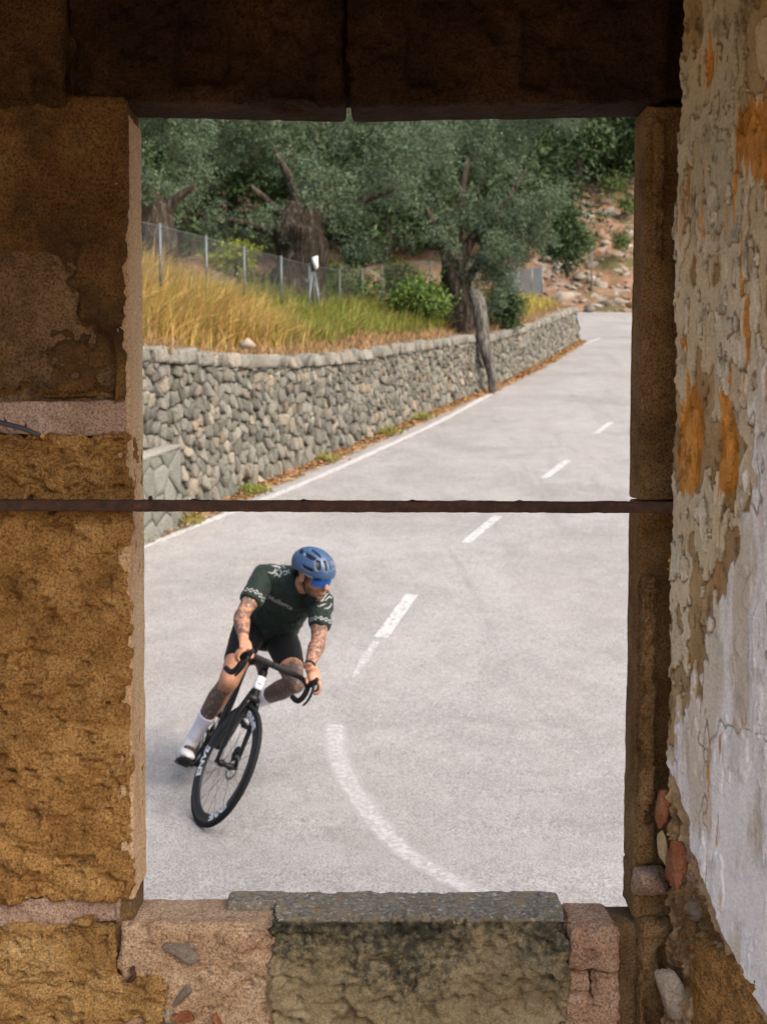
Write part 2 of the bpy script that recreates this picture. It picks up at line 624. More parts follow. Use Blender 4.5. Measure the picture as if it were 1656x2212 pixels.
EDGE = [(-3.9, 9.9), (-3.2, 11.3), (-2.53, 12.68), (-2.05, 13.69), (-1.48, 14.86), (-.81, 16.39), (-.19, 17.9), (1.07, 21.12), (2.41, 25.01), (3.98, 29.59), (5.43, 33.74), (6.45, 36.2)]
link('edge_line', ribbon(EDGE, .12, .004, 140, .012), M['paint'], road)
for a, b, wd in [((-.02, 9.8), (.26, 10.98), .13), ((.88, 12.83), (1.34, 14.02), .12), ((2.16, 16.15), (2.68, 17.44), .12), ((3.44, 19.62), (3.92, 20.78), .12)]:
    link('centre_dash', ribbon([a, b], wd, .003, 12, .004), M['paint'], road)
link('faded_centre_line', ribbon([(-.33, 7.95), (-.30, 7.5), (-.24, 7.1), (-.15, 6.68), (-.04, 6.25), (.09, 5.87), (.29, 5.51), (.5, 5.26), (.8, 5.0)], [.19, .19, .18, .165, .16, .16], .0025, 50, .010), M['paint_worn'], road, label='faded solid centre line curving round the bend')
link('faded_centre_line', ribbon([(-.06, 9.7), (-.16, 9.25), (-.22, 8.9)], [.10, .09, .05], .0025, 12, .008), M['paint_worn'], road)

# ---- dry stone wall along the left of the road
WB = A([(-4.6, 8.6), (-3.6, 10.9), (-2.61, 13.07), (-2.31, 13.75), (-1.62, 15.6), (-.85, 17.45), (.33, 20.4), (1.65, 23.7), (2.35, 25.4), (3.69, 29.1), (5.60, 35.0)])
WT = A([2.95, 2.95, 2.95, 2.95, 2.97, 3.07, 3.40, 3.77, 3.92, 4.45, 5.36])
wp = spline(np.column_stack([WB, WT]), 400)
ws = np.concatenate([[0], np.cumsum(np.linalg.norm(np.diff(wp[:, :2], axis=0), axis=1))])
WL = ws[-1]
def wall_at(s):
    """base x, y, base z, top z, outward normal"""
    s = A(s, dtype=float)
    x, y, zt = (np.interp(s, ws, wp[:, i]) for i in range(3))
    e = .3
    dx = np.interp(s + e, ws, wp[:, 0]) - np.interp(s - e, ws, wp[:, 0])
    dy = np.interp(s + e, ws, wp[:, 1]) - np.interp(s - e, ws, wp[:, 1])
    L = np.hypot(dx, dy)
    return x, y, road_z(y), zt, dy / L, -dx / L
def wall_pt(s, h, d):
    """s along, h height over the verge, d out of the face (batter 8 %)"""
    x, y, zb, zt, nx, ny = wall_at(s)
    o = d - .08 * h
    return np.stack([x + nx * o, y + ny * o, zb + h], -1)

def voronoi(pts, asp, bounds):
    """cells (convex polygons) of jittered sites; asp squeezes the second axis"""
    P = pts * A([1, asp])
    out = []
    s0, s1 = bounds
    for i, p in enumerate(P):
        d = P - p
        r2 = (d ** 2).sum(1)
        nb = np.argsort(r2)[1:15]
        poly = [p + A(q) for q in ((-.5, -.5), (.5, -.5), (.5, .5), (-.5, .5))]
        for j in nb:
            m, nrm = (p + P[j]) / 2, P[j] - p
            new = []
            for k in range(len(poly)):
                a, b = poly[k], poly[(k + 1) % len(poly)]
                da, db = (a - m) @ nrm, (b - m) @ nrm
                if da <= 0:
                    new.append(a)
                if da * db < 0:
                    new.append(a + (b - a) * (da / (da - db)))
            poly = new
            if len(poly) < 3:
                break
        out.append(A(poly) / A([1, asp]) if len(poly) >= 3 else None)
    return out

def stone_geo(poly, mapf, gap, proud, back, rng, soft=1.0):
    """one wall stone from its cell: sunk sides, rounded shoulder, uneven face"""
    c = poly.mean(0)
    # drop very short edges, then add mid points
    q = [poly[0]]
    for p in poly[1:]:
        if np.linalg.norm(p - q[-1]) > .018:
            q.append(p)
    if len(q) < 3:
        return None
    q = A(q)
    n = len(q)
    q = np.stack([q, (q + np.roll(q, -1, 0)) / 2 + 0], 1).reshape(-1, 2)
    mid = np.arange(2 * n) % 2 == 1
    d = q - c
    L = np.linalg.norm(d, axis=1)[:, None]
    size = L.mean()
    sh = np.maximum(.35, 1 - gap / L)
    q0 = c + d * sh * np.where(mid, 1.0, 1 - .035 * soft)[:, None]
    q1 = c + (q0 - c) * (1 - .10 * soft)
    q2 = c + (q0 - c) * .6
    m = len(q)
    tilt = rng.normal(0, .24, 2) * soft
    def dep(qq, base):
        return base + (qq - c) @ tilt + rng.normal(0, .007 * soft, len(qq))
    V = np.concatenate([mapf(q0[:, 0], q0[:, 1], np.full(m, -back)), mapf(q0[:, 0], q0[:, 1], dep(q0, proud - .26 * size * soft)),
                        mapf(q1[:, 0], q1[:, 1], dep(q1, proud - .07 * size * soft)), mapf(q2[:, 0], q2[:, 1], dep(q2, proud + .02 * size * soft)),
                        mapf(c[:1], c[1:], A([proud + .04 * size * soft]))])
    j = np.arange(m)
    F = [grid_faces(4, m, wrap=True), np.stack([3 * m + j, 3 * m + (j + 1) % m, np.full(m, 4 * m)], 1)]
    return V, F

STONE_COL = A([(.19, .18, .15), (.235, .222, .185), (.27, .25, .205), (.155, .153, .13), (.31, .27, .21), (.37, .30, .22), (.33, .23, .155), (.205, .202, .172), (.25, .225, .18)])
def stone_tint(rng, dark=1.0):
    c = STONE_COL[rng.choice(len(STONE_COL), p=[.18, .18, .14, .12, .10, .07, .035, .105, .07])]
    c = c * .6 + A([.225, .212, .178]) * .4
    return c * rng.uniform(.44, .82) * rng.uniform(.98, 1.02, 3) * A([.96, .985, 1.02]) * dark

rng = np.random.default_rng(5)
COPE = .18
wall_root = thing('dry_stone_wall', (float(WB[4][0]), float(WB[4][1]), float(road_z(WB[4][1]))), 'long grey dry stone retaining wall running uphill along the road', 'stone wall')
# hearting behind the face stones
S_ = np.linspace(0, WL, 260)
x, y, zb, zt, nx, ny = wall_at(S_)
rows = []
for h_, d_ in ((-.3, -.05), (None, -.05), (None, -.5), (-.3, -.5)):
    hh = np.full_like(S_, -.3) if h_ is not None else zt - zb - .05
    rows.append(wall_pt(S_, hh, np.full_like(S_, d_)))
V = np.stack(rows, 1)
nn = len(S_)
Vf = V.reshape(-1, 3)
core_m = mesh('hearting', Vf, [grid_faces(nn, 4, wrap=True), A([[0, 1, 2, 3]]), A([[4 * nn - 1, 4 * nn - 2, 4 * nn - 3, 4 * nn - 4]])], False)
M['hearting'] = simple('dark_wall_earth', (.055, .048, .038), .95, .1, .3, 20)  # dark earth packed between the stones
link('hearting', core_m, M['hearting'], wall_root)
# face stones: jittered sites, taller than wide
sites, W_ = [], .112
hmax = 2.3
s = 2.0
while s < WL:
    grow = np.interp(s, [0, 6, 14, WL], [1.22, 1.12, .95, 1.0])
    h = rng.uniform(-.05, .1)
    top = float(np.interp(s, S_, zt - zb)) - COPE
    while h < top:
        big = 1 + .35 * (h < .35)
        step = .138 * grow * rng.uniform(.7, 1.35) * big
        sites.append((s + rng.uniform(-.045, .045), h + step / 2))
        h += step
    s += W_ * grow * rng.uniform(.8, 1.2)
sites = A(sites)
cells = voronoi(sites, .74, (0, WL))
mapw = lambda s, h, d: wall_pt(s, h, d)
stones = []
for c, p in zip(cells, sites):
    if c is None:
        continue
    top = float(np.interp(p[0], S_, zt - zb)) - COPE + .01
    c = np.column_stack([c[:, 0], np.clip(c[:, 1], -.08, top)])
    if np.ptp(c[:, 1]) < .03:
        continue
    c = c + rng.normal(0, .007, c.shape)
    g = stone_geo(c, mapw, rng.uniform(.002, .008), rng.uniform(.0, .05), .12, rng)
    if g:
        stones.append((p[0], p[1], g))
# sizes on the picture decide which are separate pieces
def px_size(V):
    d = (V - CC) @ CF
    u = (V - CC) @ CR / d
    v = (V - CC) @ CU / d
    vis = abs(u.mean()) < .205 and u.mean() > -.204
    return (np.ptp(u) * np.ptp(v)) ** .5 * (1 if vis else .05)
order = sorted(range(len(stones)), key=lambda i: -px_size(stones[i][2][0]))
rest = Geo()
for k, i in enumerate(order):
    V, F = stones[i][2]
    t = stone_tint(rng)
    if k < 276:
        link('stone', mesh('stone', V, F, False, {'tint': np.tile(t, (len(V), 1))}), M['stone'], wall_root)
    else:
        rest.add(V, F, tint=t)
link('small_stones', rest.mesh('small_stones', False), M['stone'], wall_root, kind='stuff')
# coping of upright stones
s = 2.0
cope_rest, ncope = Geo(), 0
while s < WL - .1:
    wd = rng.uniform(.10, .24) * (1 + .25 * (s > 16))
    h0 = float(np.interp(s, S_, zt - zb)) - COPE
    hh = COPE * rng.uniform(.9, 1.12)
    lean = rng.uniform(-.03, .03)
    poly = A([(s, h0), (s + wd, h0 + rng.uniform(-.01, .01)), (s + wd + lean, h0 + hh * rng.uniform(.9, 1)), (s + wd * .5 + lean, h0 + hh * 1.04), (s + lean, h0 + hh * rng.uniform(.88, 1))])
    g = stone_geo(poly, mapw, rng.uniform(.004, .009), rng.uniform(.03, .07), .34, rng)
    if g:
        V, F = g
        t = stone_tint(rng) * .6 + A([.20, .195, .175]) * .45
        link('coping_stone', mesh('coping_stone', V, F, False, {'tint': np.tile(t, (len(V), 1))}), M['stone'], wall_root)
    s += wd

xe, ye, ze, zte, nxe, nye = (float(q[0]) for q in wall_at(A([WL])))
te_ = A([nye * -1, nxe, 0]) if False else A([-nye, nxe, 0])
def map_end(a_, h_, d_):
    # a_ across the thickness, d_ out of the end face
    return np.column_stack([xe - nxe * a_ + te_[0] * d_ - nxe * .08 * h_, ye - nye * a_ + te_[1] * d_ - nye * .08 * h_, ze + h_])
for i in range(4):
    for j in range(6):
        hh_ = (zte - ze) / 6
        a0_, h0_ = -.04 + i * .14, j * hh_
        poly = A([(a0_, h0_), (a0_ + .14, h0_), (a0_ + .14, h0_ + hh_), (a0_, h0_ + hh_)]) + rng.normal(0, .008, (4, 2))
        g = stone_geo(poly, map_end, .006, rng.uniform(.0, .03) + .03, .05, rng)
        if g:
            link('stone', mesh('stone', g[0], g[1], False, {'tint': np.tile(stone_tint(rng), (len(g[0]), 1))}), M['stone'], wall_root)

# low pier of big close-fitting stones in front of the wall
pier = thing('stone_pier', tuple(at(330, 1160, 12.7)), 'low pier of large close-fitting grey stones in front of the dry stone wall', 'stone pier')
pa, pb = at(396, 1131, 13.5), at(300, 1167, 12.6)
pa[2], pb[2] = road_z(pa[1]), road_z(pb[1])
pd = (pb - pa) / np.linalg.norm((pb - pa)[:2])
pl_ = 2.2
pn = A([-pd[1], pd[0], 0]); pn = pn if pn @ A([.5, -1, 0]) > 0 else -pn
ptop = at(350, 964, 13.1)[2]
def map_pier(s, h, d):
    return pa + np.outer(s, A([pd[0], pd[1], 0])) + np.outer(d - .03 * h, pn) + np.column_stack([0 * s, 0 * s, road_z(pa[1] + pd[1] * s) - pa[2] + h])
ph = ptop - pa[2]
V, F = boxg((0, 0, 0), (1, 1, 1))
V = np.concatenate([map_pier(A([0.03, pl_, .03, pl_]), A([-.2, -.2, ph + (0) - .02, ph + .06]), A([-.02] * 4)), map_pier(A([.03, pl_, .03, pl_]), A([-.2, -.2, ph - .02, ph + .06]), A([-.7] * 4))])
link('hearting', mesh('hearting', V, A([[0, 1, 3, 2], [5, 4, 6, 7], [2, 3, 7, 6], [4, 0, 2, 6], [1, 5, 7, 3]]), False), M['hearting'], pier)
ps = []
for i in range(7):
    for j in range(4):
        ps.append((i * .29 + .13 + rng.uniform(-.07, .07) + .12 * (j % 2), j * .30 + rng.uniform(-.07, .07) + .05))
for c, p in zip(voronoi(A(ps), .8, (0, 3)), ps):
    if c is None:
        continue
    c = np.column_stack([np.clip(c[:, 0], 0, pl_), np.clip(c[:, 1], -.1, ph)])
    if np.ptp(c[:, 0]) < .05 or np.ptp(c[:, 1]) < .05:
        continue
    g = stone_geo(c, map_pier, .004, rng.uniform(0, .010), .15, rng, .25)
    if g:
        t = A([.15, .153, .136]) * rng.uniform(.85, 1.15)
        link('stone', mesh('stone', g[0], g[1], True, {'tint': np.tile(t, (len(g[0]), 1))}), M['stone'], pier)
g = Geo()
link('capping', mesh('capping', *(lambda V: (V, A([[0, 1, 3, 2], [5, 4, 6, 7], [2, 3, 7, 6], [4, 0, 2, 6], [1, 5, 7, 3], [0, 4, 5, 1]])))(
    np.concatenate([map_pier(A([0, pl_, 0, pl_]), A([ph - .03, ph - .03, ph + .012, ph + .012]) + A([0, .0, 0, .0]), A([.012] * 4)), map_pier(A([0, pl_, 0, pl_]), A([ph - .03, ph - .03, ph + .02, ph + .02]), A([-.6] * 4))])), False,
    {'tint': np.tile(A([.24, .235, .21]), (8, 1))}), M['stone'], pier)

# ---- verge of dirt and fallen leaves between the edge line and the wall
S2 = np.linspace(0, WL + 1.0, 200)
x, y, zb, zt, nx, ny = wall_at(np.minimum(S2, WL))
ov = np.interp(S2, [0, 6, 12, 20, WL + 1], [.2, .2, .2, .24, .3])
ex = np.stack([x + nx * (ov * (1 + .25 * noise(np.column_stack([S2 * 2.2, 0 * S2, 0 * S2]), 8))), y + ny * ov], 1)
V = np.stack([np.column_stack([x - nx * .1, y - ny * .1, road_z(y) + .05]), np.column_stack([(x * .6 + ex[:, 0] * .4), (y * .6 + ex[:, 1] * .4), road_z(y) + .035 + .012 * noise(np.column_stack([S2 * 3, 0 * S2, 0 * S2]), 9)]), np.column_stack([ex, road_z(ex[:, 1]) + .004])], 1).reshape(-1, 3)
link('verge', mesh('verge', V, grid_faces(200, 3, flip=True), True), M['verge'], kind='structure', label='strip of dirt at the foot of the dry stone wall', cat='verge')
N = 8000
ls = rng.uniform(0, WL, N)
k = rng.beta(1.3, 2.4, N)
x, y, zb, zt, nx, ny = wall_at(ls)
o = k * (np.interp(ls, [0, 12, WL], [.30, .28, .36]))
c = np.column_stack([x + nx * o, y + ny * o, road_z(y) + .05 * (1 - k) + rng.uniform(0, .035, N)])
sz = rng.uniform(.018, .04, N)
a = rng.uniform(0, 6.28, N)
u = np.column_stack([np.cos(a), np.sin(a), rng.uniform(-.5, .5, N)])
v = np.column_stack([-np.sin(a), np.cos(a), rng.uniform(-.5, .5, N)])
V = np.stack([c + u * sz[:, None], c + v * sz[:, None] * .5, c - u * sz[:, None], c - v * sz[:, None] * .5], 1).reshape(-1, 3)
cols = A([(.33, .15, .05), (.26, .14, .06), (.42, .26, .11), (.20, .11, .05), (.16, .17, .045), (.45, .33, .18)])[rng.choice(6, N, p=[.27, .25, .2, .12, .08, .08])]
link('leaf_litter', mesh('leaf_litter', V, np.arange(4 * N).reshape(-1, 4), False, {'tint': np.repeat(cols, 4, 0)}), M['litter'], kind='stuff', label='fallen brown leaves along the foot of the stone wall', cat='leaves')

# ---- earth bank behind the wall
NS, NB = 170, 70
S3 = np.linspace(0, WL, NS)
nb = np.concatenate([np.linspace(.12, 6, 44), np.linspace(6.5, 34, NB - 44)])
def bank_h(s, n):
    rise = np.interp(s, [0, 5, 12, 20, WL], [1.05, 1.05, .85, .55, .45])
    b = rise * sstep(.15, 3.4, n) + .07 * np.maximum(n - 3.4, 0)
    return b
def bank_pt(s, n, lift=0, rough=True):
    s, n = A(s, dtype=float), A(n, dtype=float)
    x, y, zb, zt, nx, ny = wall_at(s)
    X, Y = x - nx * n, y - ny * n
    Z = zt - .03 + bank_h(s, n)
    if rough:
        Z = Z + np.minimum(1, n * 1.2) * .10 * fbm(np.column_stack([X * 1.4, Y * 1.4, 0 * X]), 21, 4)
    return np.stack([X, Y, Z + lift], -1)
ss, bb = np.meshgrid(S3, nb, indexing='ij')
P = bank_pt(ss.ravel(), bb.ravel()).reshape(NS, NB, 3)
end = P[-1:].copy()
end[..., 0] -= .25; end[..., 1] += .5
end2 = end.copy(); end2[..., 1] += .8; end2[..., 2] = road_z(end2[..., 1]) - .1
P = np.concatenate([P, end, end2])
link('bank', mesh('bank', P.reshape(-1, 3), grid_faces(NS + 2, NB), True), M['bank'], kind='structure', label='dry grassy bank above the stone wall', cat='bank')

# ---- hillside closing the view
def hill_z(x, y):
    x, y = A(x, dtype=float), A(y, dtype=float)
    base = 5.85 + .60 * np.maximum(y - 46.6 - .05 * (x - 8), -8) + .03 * np.maximum(x - 12, 0)
    p = np.column_stack([x.ravel() * .35, y.ravel() * .35, 0 * x.ravel()])
    return base + (.55 * fbm(p, 31, 5) + .22 * ridged(p * 3, 37, 3)).reshape(x.shape) * sstep(-6, 2, y - 46)
hx, hy = np.concatenate([np.linspace(-80, -4, 40), np.linspace(-3, 18, 90), np.linspace(19, 90, 30)]), np.concatenate([np.linspace(43, 62, 90), np.linspace(62.5, 140, 40)])
X, Y = np.meshgrid(hx, hy)
hill = link('hillside', mesh('hillside', np.column_stack([X.ravel(), Y.ravel(), hill_z(X, Y).ravel()]), grid_faces(len(hy), len(hx)), True), M['hill'], kind='structure', label='reddish rocky hillside beyond the far bend', cat='hillside')

def rock_mesh(seed, tint, n=16, amp=.12):
    """angular broken rock"""
    r = np.random.default_rng(seed + 900)
    pts = r.normal(size=(n, 3))
    pts /= np.linalg.norm(pts, axis=1)[:, None]
    bmh = bmesh.new()
    for q in pts * A([1, .8, .65]) * r.uniform(.75, 1.05, (n, 1)):
        bmh.verts.new(tuple(q))
    bmesh.ops.convex_hull(bmh, input=bmh.verts[:])
    bmesh.ops.delete(bmh, geom=[v for v in bmh.verts if not v.link_faces], context='VERTS')
    bmesh.ops.subdivide_edges(bmh, edges=bmh.edges[:], cuts=1, use_grid_fill=True)
    bmesh.ops.triangulate(bmh, faces=bmh.faces[:])
    bmesh.ops.recalc_face_normals(bmh, faces=bmh.faces[:])
    bmh.verts.index_update()
    V = A([v.co[:] for v in bmh.verts])
    F = A([[v.index for v in f.verts] for f in bmh.faces])
    bmh.free()
    V = V * (1 + amp * fbm(V * 3 + seed * 5.1, seed, 3))[:, None]
    return mesh('rock', V, F, False, {'tint': np.tile(tint, (len(V), 1))})
rock_ms = [rock_mesh(i, c) for i, c in enumerate([(.22, .19, .155), (.28, .24, .195), (.16, .14, .115), (.24, .165, .115), (.31, .285, .25), (.19, .13, .09)])]
for m_ in rock_ms:
    m_.materials.append(M['stone'])
def put_rock(parent, p, s, r, me=None, name='rock', **k):
    o = link(name, me or rock_ms[r.integers(len(rock_ms))], None, parent, **k)
    o.location = p
    o.rotation_euler = (r.uniform(-.5, .5), r.uniform(-.5, .5), r.uniform(0, 6.28))
    o.scale = (s * r.uniform(.8, 1.3), s * r.uniform(.8, 1.2), s * r.uniform(.7, 1.1))
    return o
r2 = np.random.default_rng(77)
for i in range(290):
    yy = 46.8 + 14 * r2.random() ** 1.1
    xx = r2.uniform(.125, .215) * yy
    s = r2.choice([.12, .20, .33, .55], p=[.4, .34, .18, .08]) * r2.uniform(.8, 1.2)
    put_rock(hill, (xx, yy, float(hill_z(A([xx]), A([yy]))[0]) + s * .0), s, r2)

# ================================================================== VEGETATION
def leaves(C, D, L, Wd, rng, spread=1.0):
    """rhombic leaves at C pointing along D; returns verts, quads"""
    n = len(C)
    D = D / (np.linalg.norm(D, axis=1)[:, None] + 1e-9)
    r = rng.normal(size=(n, 3))
    S = np.cross(D, r)
    S /= np.linalg.norm(S, axis=1)[:, None] + 1e-9
    L, Wd = L[:, None], Wd[:, None]
    V = np.stack([C, C + D * L * .45 + S * Wd * .5, C + D * L, C + D * L * .45 - S * Wd * .5], 1).reshape(-1, 3)
    return V, np.arange(4 * n).reshape(-1, 4)

def crown_geo(lobes, n, leaf, cols, rng, sprig=9, shell=.55, droop=.25, pjit=.22, colvar=.25, hole=-.30):
    """foliage of many sprigs spread through lobes (centre, radius xyz)"""
    sub = []
    for c, r in lobes:
        c, r = A(c), A(r)
        for _ in range(9):
            d = rng.normal(size=3)
            d /= np.linalg.norm(d)
            sub.append((c + d * r * rng.uniform(.55, 1.0), r * rng.uniform(.26, .48) * A([1, 1, .8])))
    lobes = [(c, A(r) * .42) for c, r in lobes] + sub
    vol = A([np.prod(r) ** (2 / 3) for _, r in lobes])
    cnt = np.maximum(1, (n / sprig * vol / vol.sum()).astype(int))
    g = Geo()
    for (c, r), m in zip(lobes, cnt):
        c, r = A(c), A(r)
        d = rng.normal(size=(m, 3))
        d /= np.linalg.norm(d, axis=1)[:, None]
        # lumpy outline with gaps
        lump = fbm(d * 2.2 + c * 1.7, 5, 3)
        k = (shell + (1 - shell) * rng.random(m) ** .6) * (1 + pjit * 1.6 * lump)
        P = c + d * r * k[:, None]
        gap = fbm(P * A([1.05, .7, 1.25]), 91, 3)
        keep = gap > hole
        P, d, k = P[keep], d[keep], k[keep]
        m = len(P)
        sd = d * .8 + rng.normal(size=(m, 3)) * .6 - A([0, 0, droop])
        sd /= np.linalg.norm(sd, axis=1)[:, None]
        base = rng.uniform(.82, 1.18) * cols[rng.integers(len(cols), size=m)] * rng.uniform(1 - colvar, 1 + colvar, (m, 1))
        t = np.linspace(0, 1, sprig)
        LC = P[:, None] + sd[:, None] * (t * leaf * 2.6)[None, :, None] + rng.normal(size=(m, sprig, 3)) * leaf * .28
        LD = sd[:, None] * .7 + rng.normal(size=(m, sprig, 3)) * .75
        V, F = leaves(LC.reshape(-1, 3), LD.reshape(-1, 3), leaf * rng.uniform(.7, 1.3, m * sprig), leaf * rng.uniform(.28, .42, m * sprig), rng)
        tint = np.repeat(np.repeat(base, sprig, 0) * rng.uniform(.88, 1.15, (m * sprig, 1)), 4, 0)
        g.add(V, F, tint=tint)
    return g

OLIVE = A([(.085, .112, .072), (.105, .138, .092), (.07, .095, .06), (.135, .17, .12), (.115, .13, .075), (.085, .13, .097)]) * A([.84, .93, .82])
DARKG = A([(.030, .058, .020), (.042, .074, .025), (.024, .048, .019), (.052, .085, .028)])
BRIGHT = A([(.10, .19, .03), (.14, .23, .045), (.08, .15, .03), (.17, .24, .05)])

def gnarl(P, R, seed, k=22, n=40, amp=.22):
    V, F = tube(P, R, k=k, n=n)
    C = spline(A(P, dtype=float), n)
    C = np.concatenate([np.repeat(C, k, 0), C[:1], C[-1:]])
    d = V - C
    tw = np.arctan2(d[:, 1], d[:, 0])
    q = np.column_stack([np.cos(tw + V[:, 2] * 1.2) * 1.5, np.sin(tw + V[:, 2] * 1.2) * 1.5, V[:, 2] * .8])
    f = amp * (ridged(q, seed, 3) * .8 + .5 * fbm(V * 3, seed + 5, 3))
    return C + d * (1 + f)[:, None], F

def px_lobes(lst, Y):
    out = []
    for x, y, r, dy in lst:
        rm = r * (Y + dy) / FPX
        out.append((at(x, y, Y + dy), (rm, rm * 1.05, rm * .92)))
    return out

def olive(label, base, trunkP, trunkR, limbs, lobes, n, seed, extra=None, leaf=.06):
    r = np.random.default_rng(seed)
    t = thing('olive_tree', tuple(base), label, 'olive tree', 'olive trees above the wall')
    g = Geo()
    g.add(*gnarl(trunkP, trunkR, seed, amp=.46))
    for a, b, c, r0 in limbs:
        g.add(*gnarl([a, b, c], [r0, r0 * .7, r0 * .3], seed + 3, 10, 16, .2))
    link('trunk', g.mesh('trunk'), M['bark'], t)
    link('crown', crown_geo(lobes, n, leaf, OLIVE, r, hole=-.06).mesh('crown', False), M['leaf'], t)
    return t

# middle olive with the thick twisted trunk
YA = 23.0
bA = at(652, 672, YA)
lobA = px_lobes([(610, 395, 60, -1.6), (690, 395, 65, -1.5), (575, 470, 45, -1.4), (745, 430, 55, -1.3), (400, 335, 105, 0), (505, 300, 125, 1), (640, 330, 135, 1.5), (545, 430, 85, -.5), (770, 330, 145, 1), (850, 420, 95, -.6), (905, 320, 85, -.5), (720, 455, 80, .5), (440, 455, 80, -.3), (640, 200, 190, 2), (850, 190, 170, 2), (420, 210, 150, 2), (800, 500, 60, 0), (600, 470, 60, .8)], YA)
def ap(x, y, dy=0):
    return at(x, y, YA + dy)
olive('large olive tree with a thick twisted trunk behind the wire fence', bA,
      [bA - A([0, 0, .4]), ap(640, 630), ap(655, 560), ap(648, 500), ap(660, 445)], [.62, .50, .40, .38, .30],
      [(ap(650, 500), ap(600, 455), ap(540, 400), .13), (ap(655, 520), ap(700, 450), ap(770, 360), .15), (ap(650, 490), ap(632, 400), ap(590, 320), .12), (ap(660, 540), ap(590, 500), ap(480, 470), .14), (ap(690, 470), ap(760, 440), ap(850, 410), .12)],
      lobA, 185000, 101)
# olive growing out of the wall
YB = 25.4
def bp_(x, y, dy=0):
    return at(x, y, YB + dy)
bB = bp_(1000, 735)
lobB = px_lobes([(1000, 345, 125, 0), (1110, 335, 120, .5), (1185, 300, 72, .3), (1095, 450, 105, -.5), (1000, 490, 88, -.4), (900, 480, 75, .2), (1160, 475, 62, 0), (1060, 560, 62, -.3), (1195, 410, 42, .2), (1085, 610, 40, -.2), (1060, 650, 30, -.1), (1050, 210, 170, 1.5), (1180, 220, 90, 1.2), (1120, 545, 58, .2), (930, 400, 85, 0)], YB)
tB = olive('olive tree with a dark leaning trunk rising from the top of the wall', bB,
      [bB - A([0, 0, .5]), bp_(1000, 690), bp_(990, 640), bp_(982, 590), bp_(975, 545)], [.42, .36, .29, .25, .20],
      [(bp_(985, 590), bp_(1010, 530), bp_(1060, 460), .16), (bp_(980, 560), bp_(940, 490), bp_(910, 430), .13), (bp_(975, 560), bp_(990, 450), bp_(1010, 340), .14), (bp_(1000, 620), bp_(1040, 560), bp_(1110, 520), .10), (bp_(1030, 520), bp_(1090, 440), bp_(1140, 360), .09)],
      lobB, 160000, 202)
sy = 24.35
def sp_px(x, y, dy=0):
    return at(x, y, sy + dy)
V, F = gnarl([sp_px(1064, 846, -.05), sp_px(1060, 805, -.1), sp_px(1046, 748, -.12), sp_px(1040, 700, .0), sp_px(1034, 660, .1), sp_px(1024, 634, .45)], [.075, .08, .105, .12, .135, .12], 17, 20, 40, .42)
link('dead_stem', mesh('dead_stem', V, F, True), M['bark_grey'], tB, label='grey dead stem hanging down over the wall face')
# olive at the left edge
YC = 20.0
cpx = lambda x, y, dy=0: at(x, y, YC + dy)
olive('shadowed olive tree at the left edge of the window view', cpx(335, 640),
      [cpx(335, 690), cpx(330, 580), cpx(338, 500), cpx(320, 420)], [.40, .33, .27, .18],
      [(cpx(335, 500), cpx(370, 440), cpx(420, 400), .13), (cpx(335, 480), cpx(300, 400), cpx(260, 330), .13)],
      px_lobes([(330, 320, 115, 0), (250, 380, 120, 0), (335, 215, 140, 1), (430, 400, 62, .2), (455, 500, 45, .1), (360, 420, 55, .5)], YC), 75000, 303)

# dark evergreens on the hill behind
def evergreen(label, x, Y, rm, seed, n=9000, leaf=.30, tall=1.15):
    r = np.random.default_rng(seed)
    c = at(x, 600, Y)
    zb = float(hill_z(A([c[0]]), A([c[1]]))[0])
    t = thing('evergreen_tree', (c[0], c[1], zb), label, 'tree', 'dark evergreens on the hillside')
    top = zb + rm * tall * .95
    g = Geo().add(*gnarl([(c[0], c[1], zb - .5), (c[0] + .1, c[1], (zb + top) / 2), (c[0], c[1], top)], [.30, .22, .10], seed, 10, 14))
    link('trunk', g.mesh('trunk'), M['bark'], t)
    lo = [((c[0], c[1], top), (rm * .9, rm * .9, rm * tall))]
    for _ in range(8):
        d = r.normal(size=3); d /= np.linalg.norm(d)
        lo.append((A([c[0], c[1], top]) + d * A([rm, rm, rm * tall]) * .72, tuple(A([1, 1, .85]) * rm * r.uniform(.38, .55))))
    link('crown', crown_geo(lo, n, leaf, DARKG, r, 6, .45).mesh('crown', False), M['leaf'], t)
for k, (x, Y, rm, lab) in enumerate([(1320, 59.5, 3.0, 'broad dark green tree above the rocky slope at the far right'), (1240, 58, 2.8, 'tall dark tree on the hill just right of the olive crown'), (1400, 60, 3.2, 'dark tree at the top right corner of the window opening'),
                         (1280, 65, 3.6, 'dark tree higher up the hill behind the rocky slope'), (1370, 67, 3.6, 'dark tree highest up the hill at the right'),
                         (1150, 54, 3.0, 'dark evergreen hidden behind the right olive crown'), (1050, 51, 3.0, 'dark evergreen behind the olive rising from the wall'), (940, 52, 3.1, 'dark evergreen on the hill between the two olives'), (830, 50.5, 2.9, 'dark evergreen on the hill right of the twisted trunk'),
                         (720, 52, 3.1, 'dark evergreen on the hill behind the middle olive'), (610, 50.5, 2.9, 'dark evergreen on the hill left of the twisted trunk'), (500, 52, 3.1, 'dark evergreen on the hill behind the left branches'), (395, 50.5, 2.9, 'dark evergreen on the hill at the upper left'), (290, 52, 3.1, 'dark evergreen behind the leftmost olive'),
                         (1000, 58, 3.4, 'dark evergreen high on the hill behind the olives at the right'), (780, 58, 3.4, 'dark evergreen high on the hill behind the olives in the middle'), (560, 58, 3.4, 'dark evergreen high on the hill behind the olives at the left')]):
    evergreen(lab, x, Y, rm, 400 + k, 10000 if x > 1200 else 7000)
